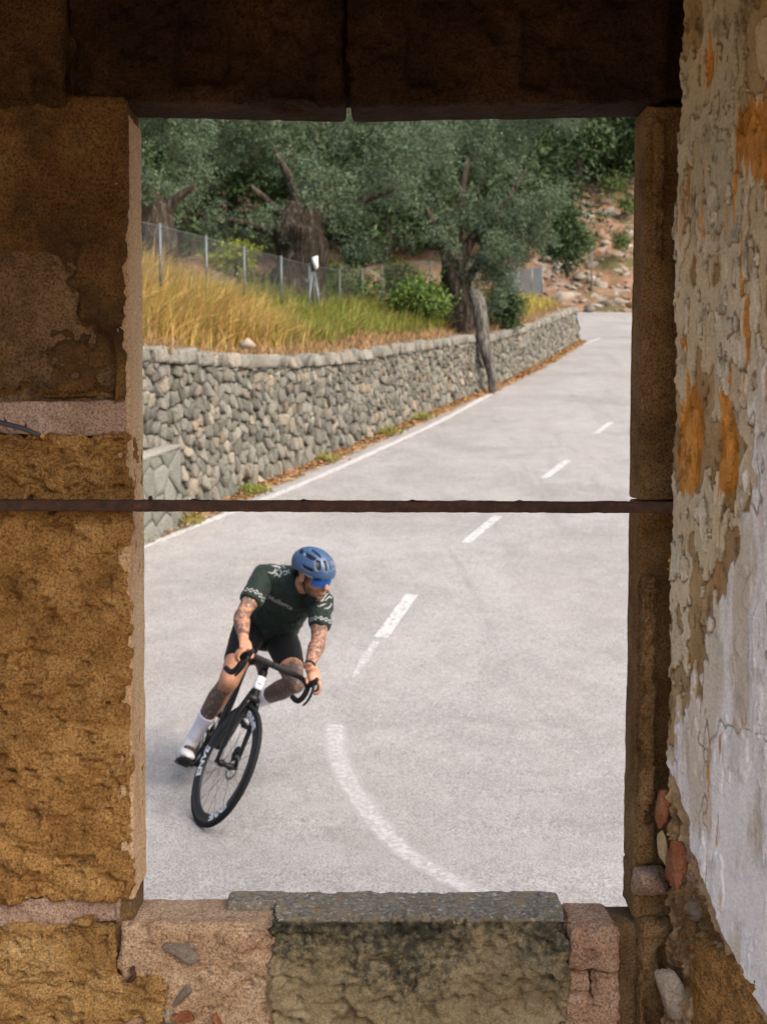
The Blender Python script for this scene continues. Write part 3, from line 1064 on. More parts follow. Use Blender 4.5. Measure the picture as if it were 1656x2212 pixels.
# bushes
def bush(label, px, py, Y, rx, rz, seed, n, leaf, cols, group=None, lob=6, stems=True, name='bush'):
    r = np.random.default_rng(seed)
    c = at(px, py, Y)
    a, b = rx * Y / FPX, rz * Y / FPX
    t = thing(name, (c[0], c[1], c[2] - b), label, 'bush', group)
    lo = [(c, (a * .75, a * .75, b * .8))]
    for _ in range(lob):
        d = r.normal(size=3); d /= np.linalg.norm(d)
        lo.append((c + d * A([a, a, b]) * .6, (a * .42, a * .42, b * .42)))
    g = Geo()
    for _ in range(7):
        d = r.uniform(-1, 1, 3)
        g.add(*tube([(c[0], c[1], c[2] - b * 1.1), c + d * A([a, a, b]) * .3, c + (d + A([0, 0, .5])) * A([a, a, b]) * .6], [.03, .02, .008], 5, n=6))
    link('stem', g.mesh('stem'), M['bark'], t)
    link('foliage', crown_geo(lo, n, leaf, cols, r, 7, .4).mesh('foliage', False), M['leaf'], t)
bush('dark green conical shrub at the foot of the rocky slope', 1224, 500, 44, 45, 90, 501, 9000, .16, DARKG, 'shrubs around the bank')
bush('bright green leafy bush on the wall beside the olive trunk', 905, 640, 24.2, 72, 42, 502, 7000, .10, BRIGHT * .62, 'shrubs around the bank')
bush('young grey green olive sapling beyond the wire fence', 785, 540, 25.5, 42, 36, 503, 4500, .08, OLIVE * 1.1, 'shrubs around the bank')
bush('dark low shrub to the right of the grey dead stem', 1092, 668, 27.0, 38, 36, 504, 4500, .09, DARKG * 1.1, 'shrubs around the bank')
bush('yellow green broom bush behind the fence at the left', 510, 560, 22.5, 48, 36, 505, 4000, .09, BRIGHT * 1.1 + A([.08, .03, 0]), 'shrubs around the bank')
for i, (x, y, Y, a, b) in enumerate([(1330, 395, 57, 22, 14), (1355, 440, 55, 16, 10), (1262, 520, 49, 20, 16), (1345, 515, 50.5, 16, 9)]):
    bush(['small green shrub at the crest of the rocky slope', 'small yellowish shrub beside the grey boulders', 'olive green shrub halfway up the rocky slope', 'low shrub between rocks near the right jamb'][i], x, y, Y, a, b, 510 + i, 1300, .14, DARKG * 1.5 + A([.03, .02, 0]), 'shrubs around the bank', 3)
for i, (x, y, Y) in enumerate([(640, 625, 25), (750, 625, 24.5), (860, 610, 27), (700, 600, 28), (560, 610, 24)]):
    bush(['green undergrowth clump at the foot of the twisted trunk', 'green undergrowth clump right of the braced post', 'green undergrowth clump behind the bright bush', 'green undergrowth clump beyond the braced post', 'green undergrowth clump left of the twisted trunk'][i], x, y, Y, 60, 40, 530 + i, 3000, .10, BRIGHT * .6 + A([.03, .025, .01]), 'shrubs around the bank')

# ---- tall dry grass on the bank
def grass(name, s, n_, hgt, cols, label, rng, width=.010, lean=.72, seg=5):
    P = bank_pt(s, n_, -.03)
    n = len(P)
    a = rng.uniform(0, 6.28, n)
    ln = np.abs(rng.normal(0, lean, n))
    dx = np.column_stack([np.cos(a), np.sin(a), 0 * a]) * (ln * hgt)[:, None] + A([.10, -.08, 0]) * hgt[:, None]
    b = a + 1.57 + rng.normal(0, .6, n)
    wv = np.column_stack([np.cos(b), np.sin(b), 0 * b])
    rows = []
    for t in np.linspace(0, 1, seg):
        c = P + dx * t ** 2 + np.column_stack([0 * a, 0 * a, hgt * (t - .22 * t * t * np.minimum(ln * 1.5, 1.4))])
        wd = width * (1 - t) ** .7 + .0015
        rows += [c + wv * wd, c - wv * wd]
    V = np.stack(rows, 1)
    base = np.arange(n)[:, None] * (2 * seg)
    F = np.concatenate([base + A([2 * i, 2 * i + 1, 2 * i + 3, 2 * i + 2]) for i in range(seg - 1)])
    t = np.repeat(np.linspace(0, 1, seg), 2)
    tint = cols[:, None] * np.ones((1, 2 * seg, 1))
    return link(name, mesh(name, V.reshape(-1, 3), F, True, {'tint': tint.reshape(-1, 3)}), M['grass'], kind='stuff', label=label, cat='grass')
r3 = np.random.default_rng(9)
def gcols(n, pal, p):
    return A(pal)[r3.choice(len(pal), n, p=p)] * r3.uniform(.55, 1.35, (n, 1))
def tufts(n, s0, s1, n0, n1, per, jit):
    m = n // per
    cs, cn = r3.uniform(s0, s1, m), n0 + (n1 - n0) * r3.random(m) ** .9
    hs = r3.uniform(.6, 1.25, m)
    s = (cs[:, None] + r3.normal(0, jit, (m, per))).ravel()
    q = (cn[:, None] + r3.normal(0, jit, (m, per))).ravel()
    return np.clip(s, 0, WL), np.maximum(q, .1), np.repeat(hs, per)
STRAW = [(.56, .38, .15), (.50, .35, .11), (.42, .34, .09), (.29, .28, .07), (.60, .46, .22), (.46, .27, .10)]
s, q, h = tufts(34000, 3.0, 11.0, .9, 3.4, 26, .13)
grass('tall_dry_grass', s, q, h * np.interp(q, [.5, 1.4, 3.5], [.5, .85, .8]) * r3.uniform(.6, 1.15, len(s)) * np.interp(s, [3, 9, 10.5], [1, .95, .6]), gcols(len(s), STRAW, [.25, .2, .2, .15, .1, .1]), 'tall straw coloured grass on the bank at the left', r3)
s, q, h = tufts(17000, 9.5, 18.0, .9, 3.2, 24, .12)
grass('green_grass', s, q, h * .45 * r3.uniform(.6, 1.15, len(s)), gcols(len(s), [(.22, .26, .05), (.16, .22, .04), (.33, .31, .08), (.44, .31, .12)], [.35, .3, .2, .15]), 'short green and yellow grass on the bank behind the wall', r3)
s, q, h = tufts(9000, 3.0, WL - .5, .12, 1.0, 20, .08)
grass('dry_tussocks', s, q, h * .20 * r3.uniform(.6, 1.15, len(s)), gcols(len(s), [(.42, .26, .12), (.36, .24, .13), (.26, .18, .10)], [.4, .35, .25]), 'low dry brown tussocks along the top of the wall', r3)
s, q, h = tufts(9000, 18.0, WL, .6, 3.2, 20, .12)
grass('yellow_grass', s, q, h * .40 * r3.uniform(.6, 1.15, len(s)), gcols(len(s), [(.40, .36, .07), (.33, .33, .06), (.46, .32, .12)], [.4, .3, .3]), 'yellow grass near the far end of the wall', r3)
# weeds at the foot of the wall
p = at(533, 742, 15.9)
o = link('rock', rock_mesh(61, (.40, .34, .27), 14), M['stone'], None)
o.name = 'pale_boulder'
o['label'] = 'pale broken boulder lying on top of the stone wall'
o['category'] = 'boulder'
o.location = p
o.scale = (.15, .13, .15)
for i, (s_, c_) in enumerate([(7.2, (.17, .2, .04)), (11.8, (.19, .2, .04)), (13.4, (.2, .19, .05)), (5.5, (.2, .18, .05)), (9.4, (.21, .2, .06))]):
    x, y, zb, zt, nx, ny = wall_at(A([s_]))
    P0 = np.column_stack([x + nx * .12, y + ny * .12, road_z(y) + .03])
    n = 160
    C = P0 + r3.normal(size=(n, 3)) * A([.10, .14, .02])
    V, F = leaves(C, r3.normal(size=(n, 3)) * A([.6, .6, .3]) + A([0, 0, .9]), r3.uniform(.05, .14, n), r3.uniform(.02, .035, n), r3)
    link('roadside_weed', mesh('roadside_weed', V, F, False, {'tint': np.repeat(A(c_) * r3.uniform(.7, 1.4, (n, 1)), 4, 0)}), M['grass'],
         label=['low green weed at the foot of the wall near the pier', 'low green weed at the foot of the wall halfway along', 'low yellowish weed at the wall foot below the dead stem', 'small weed at the corner beside the pier', 'sparse weed at the wall foot left of centre'][i], cat='weed', group='weeds at the foot of the wall', kind='stuff')

# ---- wire fence on the bank
fence = thing('wire_fence', tuple(at(445, 600, 17.2)), 'grey chain link fence with thin steel posts on the grassy bank', 'fence')
FP = [(285, 475, 605, 15.2), (345, 487, 612, 16.0), (445, 513, 625, 17.6), (527, 535, 632, 19.2), (607, 556, 645, 20.8), (668, 572, 655, 22.0), (733, 583, 664, 23.0), (782, 582, 662, 24.2), (825, 574, 656, 25.2), (930, 566, 640, 27.5), (1030, 560, 640, 29.5), (1100, 572, 640, 31.0)]
tops = [at(x, y0, Y) for x, y0, y1, Y in FP]
bots = [at(x, y1, Y) for x, y0, y1, Y in FP]
for a, b in zip(tops, bots):
    V, F = tube([A([a[0], a[1], b[2] - .15]), A([a[0], a[1], a[2] + .03])], [.019, .019], 8)
    link('post', mesh('post', V, F, True), M['galv'], fence)
g = Geo()
for i in range(len(tops) - 1):
    a0, a1, b0, b1 = bots[i], bots[i + 1], tops[i].copy(), tops[i + 1].copy()
    a0 = A([b0[0], b0[1], a0[2]]); a1 = A([b1[0], b1[1], a1[2]])
    L = np.linalg.norm(b1 - b0); Hh = b0[2] - a0[2]
    def q_(u, v):
        return (a0 * (1 - u) + a1 * u) * (1 - v) + (b0 * (1 - u) + b1 * u) * v
    st = .075
    m = int((L + Hh) / st)
    for j in range(-int(Hh / st), int(L / st)):
        for sg in (1, -1):
            u0, u1 = j * st / L, (j * st + Hh) / L
            t0, t1 = max(0, -u0 / (u1 - u0)), min(1, (1 - u0) / (u1 - u0))
            if t1 <= t0:
                continue
            va, vb = (t0, t1) if sg == 1 else (1 - t0, 1 - t1)
            g.add(*tube([q_(u0 + (u1 - u0) * t0, va), q_(u0 + (u1 - u0) * t1, vb)], [.0016, .0016], 3, cap=False))
    g.add(*tube([b0, b1], [.004, .004], 4, cap=False))
link('wire_mesh', g.mesh('wire_mesh', False), M['wire'], fence)
far_f = thing('wire_fence', tuple(at(1130, 620, 38)), 'short pale stretch of wire fence beside the yellow grass', 'fence')
fp2 = [at(1094, 582, 37.0), at(1118, 579, 37.5), at(1148, 576, 38.0), at(1170, 573, 38.5)]
g = Geo()
for p in fp2:
    V, F = tube([p - A([0, 0, .9]), p], [.03, .03], 8)
    link('post', mesh('post', V, F, True), M['galv'], far_f)
for i in range(3):
    for k in range(60):
        u = k / 60
        a = fp2[i] * (1 - u) + fp2[i + 1] * u
        g.add(*tube([a - A([0, 0, .9]), a - A([0, 0, .05])], [.0035, .0035], 3, cap=False))
    for k in range(9):
        g.add(*tube([fp2[i] - A([0, 0, .05 + k * .1]), fp2[i + 1] - A([0, 0, .05 + k * .1])], [.0035, .0035], 3, cap=False))
link('wire_mesh', g.mesh('wire_mesh', False), M['wire'], far_f)
p = at(1278, 530, 47.5)
V, F = tube([p - A([0, 0, 1.6]), p], [.035, .03], 8)
link('fence_post', mesh('fence_post', V, F, True), M['galv'], label='single thin grey post standing on the rocky slope', cat='post')
# braced post with a small white plate
bpst = thing('braced_post', tuple(at(677, 660, 21.5)), 'braced steel fence post carrying a small white plate', 'post')
for nm, a, b in (('post', (677, 583), (677, 664)), ('strut', (675, 588), (664, 664)), ('strut', (679, 588), (690, 664))):
    V, F = tube([at(*b, 21.5 if nm == 'post' else 21.2), at(*a, 21.5)], [.024, .024], 8)
    link(nm, mesh(nm, V, F, True), M['galv'], bpst)
pv = [at(x, y, 21.45) for x, y in ((673, 556), (686, 552), (687, 578), (680, 583))]
n_ = A([.1, .04, 0])
V = np.concatenate([A(pv), A(pv) + A([.0, .02, 0])])
link('plate', mesh('plate', V, A([[3, 2, 1, 0], [4, 5, 6, 7], [0, 1, 5, 4], [1, 2, 6, 5], [2, 3, 7, 6], [3, 0, 4, 7]]), False), M['sign_white'], bpst)
pv = [at(x, y, 21.47) for x, y in ((668, 572), (674, 556), (681, 584), (674, 586))]
V = np.concatenate([A(pv), A(pv) + A([.0, .02, 0])])
link('plate_bracket', mesh('plate_bracket', V, A([[3, 2, 1, 0], [4, 5, 6, 7], [0, 1, 5, 4], [1, 2, 6, 5], [2, 3, 7, 6], [3, 0, 4, 7]]), False), M['sign_dark'], bpst)

# ================================================================== THE RUIN
Y0, Y1 = 2.30, 2.44                 # inner and outer face of the window wall
XL, XR = -.485, .498                # window opening
def zf(y, Y=Y0):
    return at(828, y, Y)[2]
def xf(x, Y=Y0, y=1100):
    return at(x, y, Y)[0]
def rough(seed, a1=.010, a2=.006, a3=.003, aniso=(1, 1, 1), ledge=0, fine=.0012, reveal=True):
    an = A(aniso)
    def f(P):
        q = P * an
        d = a1 * fbm(q * 7, seed, 3) + a2 * fbm(q * 22, seed + 3, 3) + a3 * ridged(q * 48, seed + 6, 2) + fine * noise(q * 170, seed + 9) - 1.3 * a2 * sstep(.18, .42, fbm(q * 34, seed + 21, 3)) - a2 * sstep(.25, .4, fbm(q * 15, seed + 24, 3))
        d = d * (.22 + .78 * sstep(Y0 + .035, Y0 + .008, P[:, 1])) if reveal else d
        if ledge:
            w_ = P[:, 2] + .45 * P[:, 0] + .05 * fbm(P * 5, seed + 8, 3)
            d = d + ledge * (np.abs(((w_ * 13) % 1) - .35) - .25) * sstep(-.25, .35, fbm(P * 4, seed + 12, 3)) * sstep(Y0 + .03, Y0 + .012, P[:, 1])
        return d
    return f
ruin = thing('ruined_window_wall', (0, 2.37, .3), 'weathered golden sandstone wall of a ruin framing the window opening', 'wall')

# core of the wall, just behind the faces
def plain(name, lo, hi, mat, parent, **k):
    V, F = boxg(lo, hi)
    return link(name, mesh(name, V, F, False), mat, parent, **k)
def core_box(lo, hi, seed, mat='core'):
    rough_block('mortar_core', lo, hi, .02, .006, rough(seed, .004, .004, .002), M[mat], ruin, skip=())
core_box((-1.9, Y0 + .022, -.2), (XL - .012, Y1 - .004, 3.6), 1)
core_box((XL - .05, Y0 + .03, -.2), (.75, Y1 - .02, zf(2010)), 2)
core_box((.545, Y0 + .08, -.2), (1.9, Y1 - .004, 3.6), 3)
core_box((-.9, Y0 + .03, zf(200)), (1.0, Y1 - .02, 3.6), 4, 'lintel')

XO = -.98
rs = .0042
def chip(P):
    return P
def plumb(V):
    V = V.copy()
    V[:, 0] -= .013 * np.clip((2.75 - V[:, 2]) / 1.5, 0, 1.4)
    return V
# left jamb, top to bottom
def erode(seed, base):
    def f(P):
        d = base(P)
        e = fbm(P * A([5, 3, 3.2]), seed, 4)
        d = d - .020 * sstep(.02, .16, e) * sstep(2.06, 2.3, P[:, 2] + .9 * 0) * 0 - .026 * sstep(.0, .06, e)
        e2 = fbm(P * A([9, 3, 7]), seed + 4, 3)
        return d - .018 * sstep(.08, .14, e2)
    return f
def plaster_skin(seed, base):
    """patches of thin old render still clinging to the stone"""
    def f(P):
        e = fbm(P * A([4.2, 2, 3.1]), seed, 5)
        m = sstep(-.015, .01, e)
        return base(P) * (1 - .65 * m) + .007 * m
    return f
def upper(P):
    z_ = P[:, 2]
    lowd = erode(64, rough(65, .014, .008, .004))(P)
    skin = plaster_skin(62, rough(63, .010, .006, .003))(P)
    k = sstep(zf(640), zf(420), z_ + .05 * fbm(P * 5, 66, 3))
    d = lowd * (1 - k) + skin * k
    return d * (.25 + .75 * sstep(Y0 + .035, Y0 + .008, P[:, 1]))
rough_block('stone_block', (XO, Y0 - .012, zf(228)), (xf(158), Y1, 3.42), rs, .010, plaster_skin(60, rough(61)), M['sand_dark'], ruin, post=plumb, label='dark upper block with patches of old render')
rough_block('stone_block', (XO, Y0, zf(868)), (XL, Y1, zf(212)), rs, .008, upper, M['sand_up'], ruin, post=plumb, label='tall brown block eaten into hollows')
rough_block('mortar_joint', (XO, Y0 + .006, zf(940)), (XL - .004, Y1 - .003, zf(866)), rs, .004, rough(66, .006, .003, .0015), M['mortar_grey'], ruin, post=plumb)
rough_block('stone_block', (XO, Y0 - .004, zf(1082)), (XL + .003, Y1, zf(938)), rs, .010, rough(67, .012, .009, .006, (1, 1, 1.8)), M['sand_rough'], ruin, post=plumb)
rough_block('stone_block', (XO, Y0 + .002, zf(1948)), (XL + .002, Y1, zf(1086)), rs, .012, rough(68, .012, .009, .0055, (1, 1, 1.3), .020), M['sand_rough'], ruin, post=plumb, label='large pitted golden block beneath the iron bar')
rough_block('mortar_joint', (XO, Y0 + .008, zf(2004)), (XL - .02, Y1 - .003, zf(1944)), rs, .004, rough(69, .008, .004, .002), M['mortar_grey'], ruin, post=plumb)
rough_block('stone_block', (XO, Y0 - .004, zf(2128)), (xf(246), Y1 - .01, zf(1996)), rs, .014, rough(70, .016, .010, .005, (1, 1, 1.5), .012), M['sand_gold'], ruin, post=plumb)
rough_block('stone_block', (XO, Y0 + .004, .55), (xf(352), Y1 - .01, zf(2120)), rs, .014, rough(71, .018, .010, .005, (1, 1, 1.5), .012), M['sand_gold'], ruin, post=plumb)

M['reveal'] = sandstone('pale_reveal_skim', (.58, .36, .19), (.76, .51, .30), (.80, .62, .43), 8, 190, .8, None, (1, 1, .3), gmix=.55)  # pale skim, its colour raised further to stand in for light on the reveal
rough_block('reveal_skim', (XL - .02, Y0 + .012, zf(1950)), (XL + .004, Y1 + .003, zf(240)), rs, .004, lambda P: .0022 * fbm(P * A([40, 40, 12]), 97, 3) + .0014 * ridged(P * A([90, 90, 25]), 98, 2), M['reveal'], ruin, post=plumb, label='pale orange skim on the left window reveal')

for z0_, z1_, sd in ((.55, 1.05, 501), (1.05, 1.95, 502), (1.96, 3.4, 503)):
    rough_block('stone_block', (-1.9, Y0 + .003, z0_), (XO - .012, Y1, z1_ - .012), .014, .014, rough(sd, .014, .010, .006), M['sand_rough'], ruin)

# window sill
zs_mid, zs_left, zs_right = zf(1986), at(828, 1941, Y1)[2], at(828, 1946, Y1)[2]
rough_block('sill_mortar', (xf(240), Y0 + .004, .55), (xf(592), Y1, zs_left), rs, .012, rough(72, .012, .007, .003), M['mortar_pink'], ruin, label='pinkish mortar filling the left end of the sill')
def lichen_col(V, d):
    return None
lo, hi = A([xf(580), Y0 - .006, .55]), A([xf(1234), Y1, zs_mid])
dfn = rough(73, .014, .011, .006, (1, 1, 1.2), .022)
V, F = grid_box(lo, hi, rs, ('+y',))
r_ = .005
inner = np.clip(V, lo + r_, hi - r_)
d = V - inner
L = np.linalg.norm(d, axis=1)[:, None]
Nn = d / np.maximum(L, 1e-9)
V2 = inner + Nn * r_
disp = dfn(V)
V2 = V2 + Nn * disp[:, None]
dz = zs_mid - V[:, 2]
li = np.clip(1 - dz / (.17 + .16 * fbm(V * A([6, 1, 6]), 74, 4)), -.4, 1) * .68 + .06 + .55 * fbm(V * A([5, 1, 5]), 75, 4) * sstep(.3, 0, dz)
topm = sstep(.5, .9, Nn[:, 2])
li = li * (1 - topm) + (.16 + .35 * fbm(V * 14, 76, 3)) * topm
o = link('sill_stone', mesh('sill_stone', V2, F, True, {'lichen': li, 'top': topm}), M['sill'], ruin, label='large sill stone blackened with lichen along its top edge')
lo, hi = A([xf(488, Y1), Y1 - .062, zs_mid - .06]), A([xf(592, Y1) + .02, Y1 + .002, zs_mid + .001])
V, F = grid_box(lo, hi, rs, ())
inner = np.clip(V, lo + .008, hi - .008); d = V - inner; L = np.linalg.norm(d, axis=1)[:, None]; Nn = d / np.maximum(L, 1e-9)
V2 = inner + Nn * .008 + Nn * rough(77, .01, .006, .004)(V)[:, None]
link('sill_stone', mesh('sill_stone', V2, F, True, {'lichen': np.full(len(V), .15), 'top': np.ones(len(V))}), M['sill'], ruin)
rough_block('sill_block', (xf(1239), Y0 + .004, zf(2103)), (xf(1350), Y1, zs_right), rs, .014, rough(78, .014, .009, .004), M['brick_pink'], ruin, label='reddish block at the right end of the sill')
rough_block('sill_block', (xf(1239), Y0 + .012, zf(2152)), (xf(1292), Y1 - .02, zf(2106)), rs, .010, rough(79, .006, .004, .002), M['brick_pink'], ruin)
rough_block('sill_block', (xf(1294), Y0 + .006, zf(2190)), (xf(1350), Y1 - .02, zf(2104)), rs, .012, rough(80, .014, .008, .004), M['brick_pink'], ruin)
rough_block('sill_block', (xf(1236), Y0 + .002, .55), (xf(1350), Y1 - .02, zf(2154)), rs, .012, rough(81, .016, .009, .004), M['brick_pink'], ruin)

def embed(name, x, y, w_, h_, dep, mat, seed, rot=0, parent=None, Y=None, amp=.2, label=None, yaw=0, n=22):
    """a stone bedded in the wall face"""
    Y = Y0 if Y is None else Y
    c = at(x, y, Y)
    sc = Y / FPX
    r = np.random.default_rng(seed + 50)
    pts = r.normal(size=(15, 3))
    pts /= np.abs(pts).max(1)[:, None] ** .75 * np.linalg.norm(pts, axis=1)[:, None] ** .25
    bmh = bmesh.new()
    for q in pts * r.uniform(.82, 1, (15, 1)):
        bmh.verts.new(tuple(q))
    res = bmesh.ops.convex_hull(bmh, input=bmh.verts[:])
    bmesh.ops.delete(bmh, geom=[v for v in bmh.verts if not v.link_faces], context='VERTS')
    for _ in range(4):
        bmesh.ops.subdivide_edges(bmh, edges=bmh.edges[:], cuts=1, use_grid_fill=True)
        bmesh.ops.triangulate(bmh, faces=bmh.faces[:])
        bmesh.ops.smooth_vert(bmh, verts=bmh.verts[:], factor=.22, use_axis_x=True, use_axis_y=True, use_axis_z=True)
        if len(bmh.verts) > 2500:
            break
    bmesh.ops.recalc_face_normals(bmh, faces=bmh.faces[:])
    bmh.verts.index_update()
    V = A([v.co[:] for v in bmh.verts])
    F = [A([[v.index for v in f.verts] for f in bmh.faces])]
    bmh.free()
    V = V * A([w_ * sc / 2, dep, h_ * sc / 2]) * 1.12
    V = V * (1 + .5 * amp * fbm(V * 45 + seed * 3.3, seed, 3) + .3 * amp * fbm(V * 160 + seed, seed + 1, 3))[:, None]
    ca, sa = math.cos(rot), math.sin(rot)
    V = np.column_stack([V[:, 0] * ca - V[:, 2] * sa, V[:, 1], V[:, 0] * sa + V[:, 2] * ca])
    if yaw:
        cy, sy_ = math.cos(yaw), math.sin(yaw)
        V = np.column_stack([V[:, 0] * cy - V[:, 1] * sy_, V[:, 0] * sy_ + V[:, 1] * cy, V[:, 2]])
    return link(name, mesh(name, V + c, F, True), mat, parent or ruin, label=label)
embed('bedded_stone', 398, 2052, 104, 58, .022, M['rock_grey'], 1, -.12, label='grey stone bedded in the pink mortar', Y=Y0 + .008)
embed('bedded_stone', 540, 2042, 92, 60, .020, M['brick_pink'], 2, .1, Y=Y0 + .008)
embed('bedded_stone', 180, 1990, 54, 32, .026, M['sand_gold'], 3, -.1, Y=Y0 + .008)
embed('bedded_stone', 398, 2150, 26, 62, .022, M['rock_grey'], 4, -.55, Y=Y0 + .008)
embed('brick_fragment', 392, 2202, 60, 40, .02, M['brick'], 5, .25, Y=Y0 + .008)
embed('brick_fragment', 470, 2208, 26, 44, .018, M['brick'], 6, .4, Y=Y0 + .008)
embed('bedded_stone', 362, 2192, 24, 36, .016, M['rock_pale'], 7, .1, Y=Y0 + .008)

# lintel of two stones with an open crack between them
def sag(x0, z0, k):
    def f(V):
        V = V.copy()
        V[:, 2] += (V[:, 0] - x0) * k
        return V
    return f
zl = zf(219)
def lint(seed, notches):
    b = rough(seed, .008, .005, .003)
    def f(P):
        d = b(P)
        for x0, x1, y0, y1 in notches:
            a, c = xf(x0, Y0, 150), xf(x1, Y0, 150)
            wob = .03 * fbm(P * 9, seed + 2, 3)
            m = sstep(a - .008, a + .008, P[:, 0] + wob) * sstep(c + .008, c - .008, P[:, 0] + wob) * sstep(zf(y1) - .01, zf(y1) + .01, P[:, 2] + wob) * sstep(zf(y0) + .01, zf(y0) - .01, P[:, 2] + wob)
            d = d - .018 * m
        return d
    return f
def crack_post(base, side):
    def f(V):
        V = base(V)
        if side:
            e = .010 * fbm(np.column_stack([0 * V[:, 0], 0 * V[:, 0], V[:, 2] * 9]), 44, 3)
            V[:, 0] += e * sstep(.12, 0, np.abs(V[:, 0] - xf(748, Y0, 150)))
        return V
    return f
rough_block('lintel', (xf(150, Y0, 150), Y0 - .002, zl + .002), (xf(742, Y0, 150), Y1, 3.3), .005, .010, lint(90, [(380, 480, 30, 190), (165, 205, 60, 190), (600, 690, 40, 200)]), M['lintel'], ruin, post=crack_post(sag(xf(250, Y0, 150), 0, -.018), 1), label='shade-darkened lintel stone left of the crack')
rough_block('lintel', (xf(755, Y0, 150), Y0 - .002, zl - .006), (xf(1440, Y0, 150), Y1, 3.3), .005, .010, lint(91, [(870, 930, 50, 200), (1120, 1190, 20, 190)]), M['lintel'], ruin, post=crack_post(sag(xf(755, Y0, 150), 0, .018), 1), label='shade-darkened lintel stone right of the crack')

# right jamb: narrow worn frame, then a dark slot in front of the plastered wall
Yj = 2.338
for a, b, sd in ((1084, 215, 100), (1900, 1088, 101)):
    rough_block('jamb_stone', (XR, Yj, zf(a)), (.64, Y1, zf(b)), rs, .006, rough(sd, .006, .004, .003, (1, 1, .5)), M['jamb'], ruin)
rough_block('jamb_stone', (XR - .002, Yj - .01, zf(2000)), (.60, Y1, zf(1896)), rs, .012, rough(102, .012, .008, .004), M['jamb'], ruin)
rough_block('jamb_stone', (.505, Y0, .55), (.66, Y1, zf(1992)), rs, .014, rough(103, .014, .009, .005), M['jamb'], ruin, label='brown block at the foot of the right jamb')
def lump(seed):
    b = rough(seed, .010, .010, .006, (1, 1, 1))
    return b
rough_block('mortar_ridge', (.503, 2.312, zf(1785)), (.530, 2.36, zf(1245)), rs, .011, lump(104), M['jamb'], ruin, skip=(), label='lumpy ridge of mortar beside the opening')
rough_block('mortar_ridge', (.503, 2.322, zf(1880)), (.540, 2.36, zf(1778)), rs, .011, lump(105), M['jamb'], ruin, skip=())
rough_block('mortar_ridge', (.512, 2.322, zf(560)), (.535, 2.35, zf(250)), rs, .010, lump(106), M['jamb'], ruin, skip=())
embed('bedded_stone', 1402, 1908, 84, 74, .03, M['mortar_grey'], 11, .2, Y=2.325)

# ---- plastered side wall
side = thing('plastered_wall', (.62, 2.1, .3), 'side wall with peeling white and ochre plaster to the right of the window', 'wall')
PW0 = A([.534, 2.262])
PWd = A([.5, -.866]); PWd /= np.linalg.norm(PWd)
PWn = A([-PWd[1] * -1, 0])      # placeholder, set below
PWn = A([PWd[1], -PWd[0]]); PWn = PWn if PWn @ A([-1, -.4]) > 0 else -PWn
def pw_px(x, y):
    """(t, z) on the plaster face of a photo pixel"""
    d_ = CF + (x - 828) / FPX * CR + (1106 - y) / FPX * CU
    # (C + k d - PW0) . n = 0
    k = (PW0 - CC[:2]) @ PWn / (d_[:2] @ PWn)
    p = CC + k * d_
    return (p[:2] - PW0) @ PWd, p[2]
nt_, nz_ = 176, 980
tt = np.concatenate([np.linspace(0, .26, 150), np.linspace(.265, .5, nt_ - 150)])
zz = np.linspace(.62, 3.25, nz_)
T_, Z_ = np.meshgrid(tt, zz, indexing='ij')
t, z = T_.ravel(), Z_.ravel()
q3 = lambda a, b, s=0: np.column_stack([t * a + s, z * b, 0 * t + s * .37])
n_big = fbm(q3(7, 2.4), 201, 5, .52)
n_mid = fbm(q3(26, 9.0), 211, 4, .55)
n_fin = fbm(q3(75, 30.), 221, 3, .6)
warp = n_big + .34 * n_mid + .07 * n_fin
# terraces of paint coats, each with a broken edge
lev = np.floor((warp + 1.2) * 4.8)
fr = (warp + 1.2) * 4.8 - lev
h = lev * .0036 + .0025 * sstep(.22, .0, fr) * (fbm(q3(30, 12, 3), 231, 2) > -.1) - .004 * sstep(.90, .97, fr)
h = h + .0006 * n_fin + .0020 * fbm(q3(10, 4, 1), 232, 3)
flk = fbm(q3(55, 20, 7), 241, 4)
m2 = (flk > .13) * sstep(.35, .7, fbm(q3(6, 2, 9), 242, 3) + .5)
h = h + .0030 * m2
# smoother newest white coat, low on the wall away from the corner
wh = 1.15 * np.clip(sstep(1.0, 0.0, (z - pw_px(1560, 1760)[1]) / 1.0) * .80 + 3.0 * (t - .125), -.25, .9) + .30 * n_mid + .30 * n_big + .08 * n_fin
whm = sstep(.45, .50, wh)
crk = np.abs(fbm(q3(11, 4, 41), 243, 4, .55))
h_s = .017 + .0008 * fbm(q3(40, 12, 5), 244, 3) + .004 * fbm(q3(5, 3, 5), 245, 2) - .0035 * sstep(.018, .006, crk) + .0028 * sstep(.0, .04, n_mid - .22)
h = h * (1 - whm) + np.maximum(h_s, h * .6 + .004) * whm
# broken lower edge where the rubble shows
EDGE_PX = [(1405, 1560), (1428, 1640), (1462, 1700), (1478, 1752), (1482, 1830), (1512, 1890), (1536, 1950), (1545, 1985), (1572, 2040), (1600, 2095), (1622, 2150), (1650, 2195), (1700, 2260)]
ez = A([pw_px(*p) for p in EDGE_PX])
edge_t = np.interp(-z, -ez[:, 1], ez[:, 0], left=-1, right=1)
jag = .010 * fbm(np.column_stack([z * 22, z * 0, z * 0 + 2]), 251, 4) + .004 * noise(np.column_stack([t * 90, z * 90, 0 * z]), 252)
dist = t - edge_t + jag            # > 0 plaster
pm = sstep(-.0012, .0012, dist)
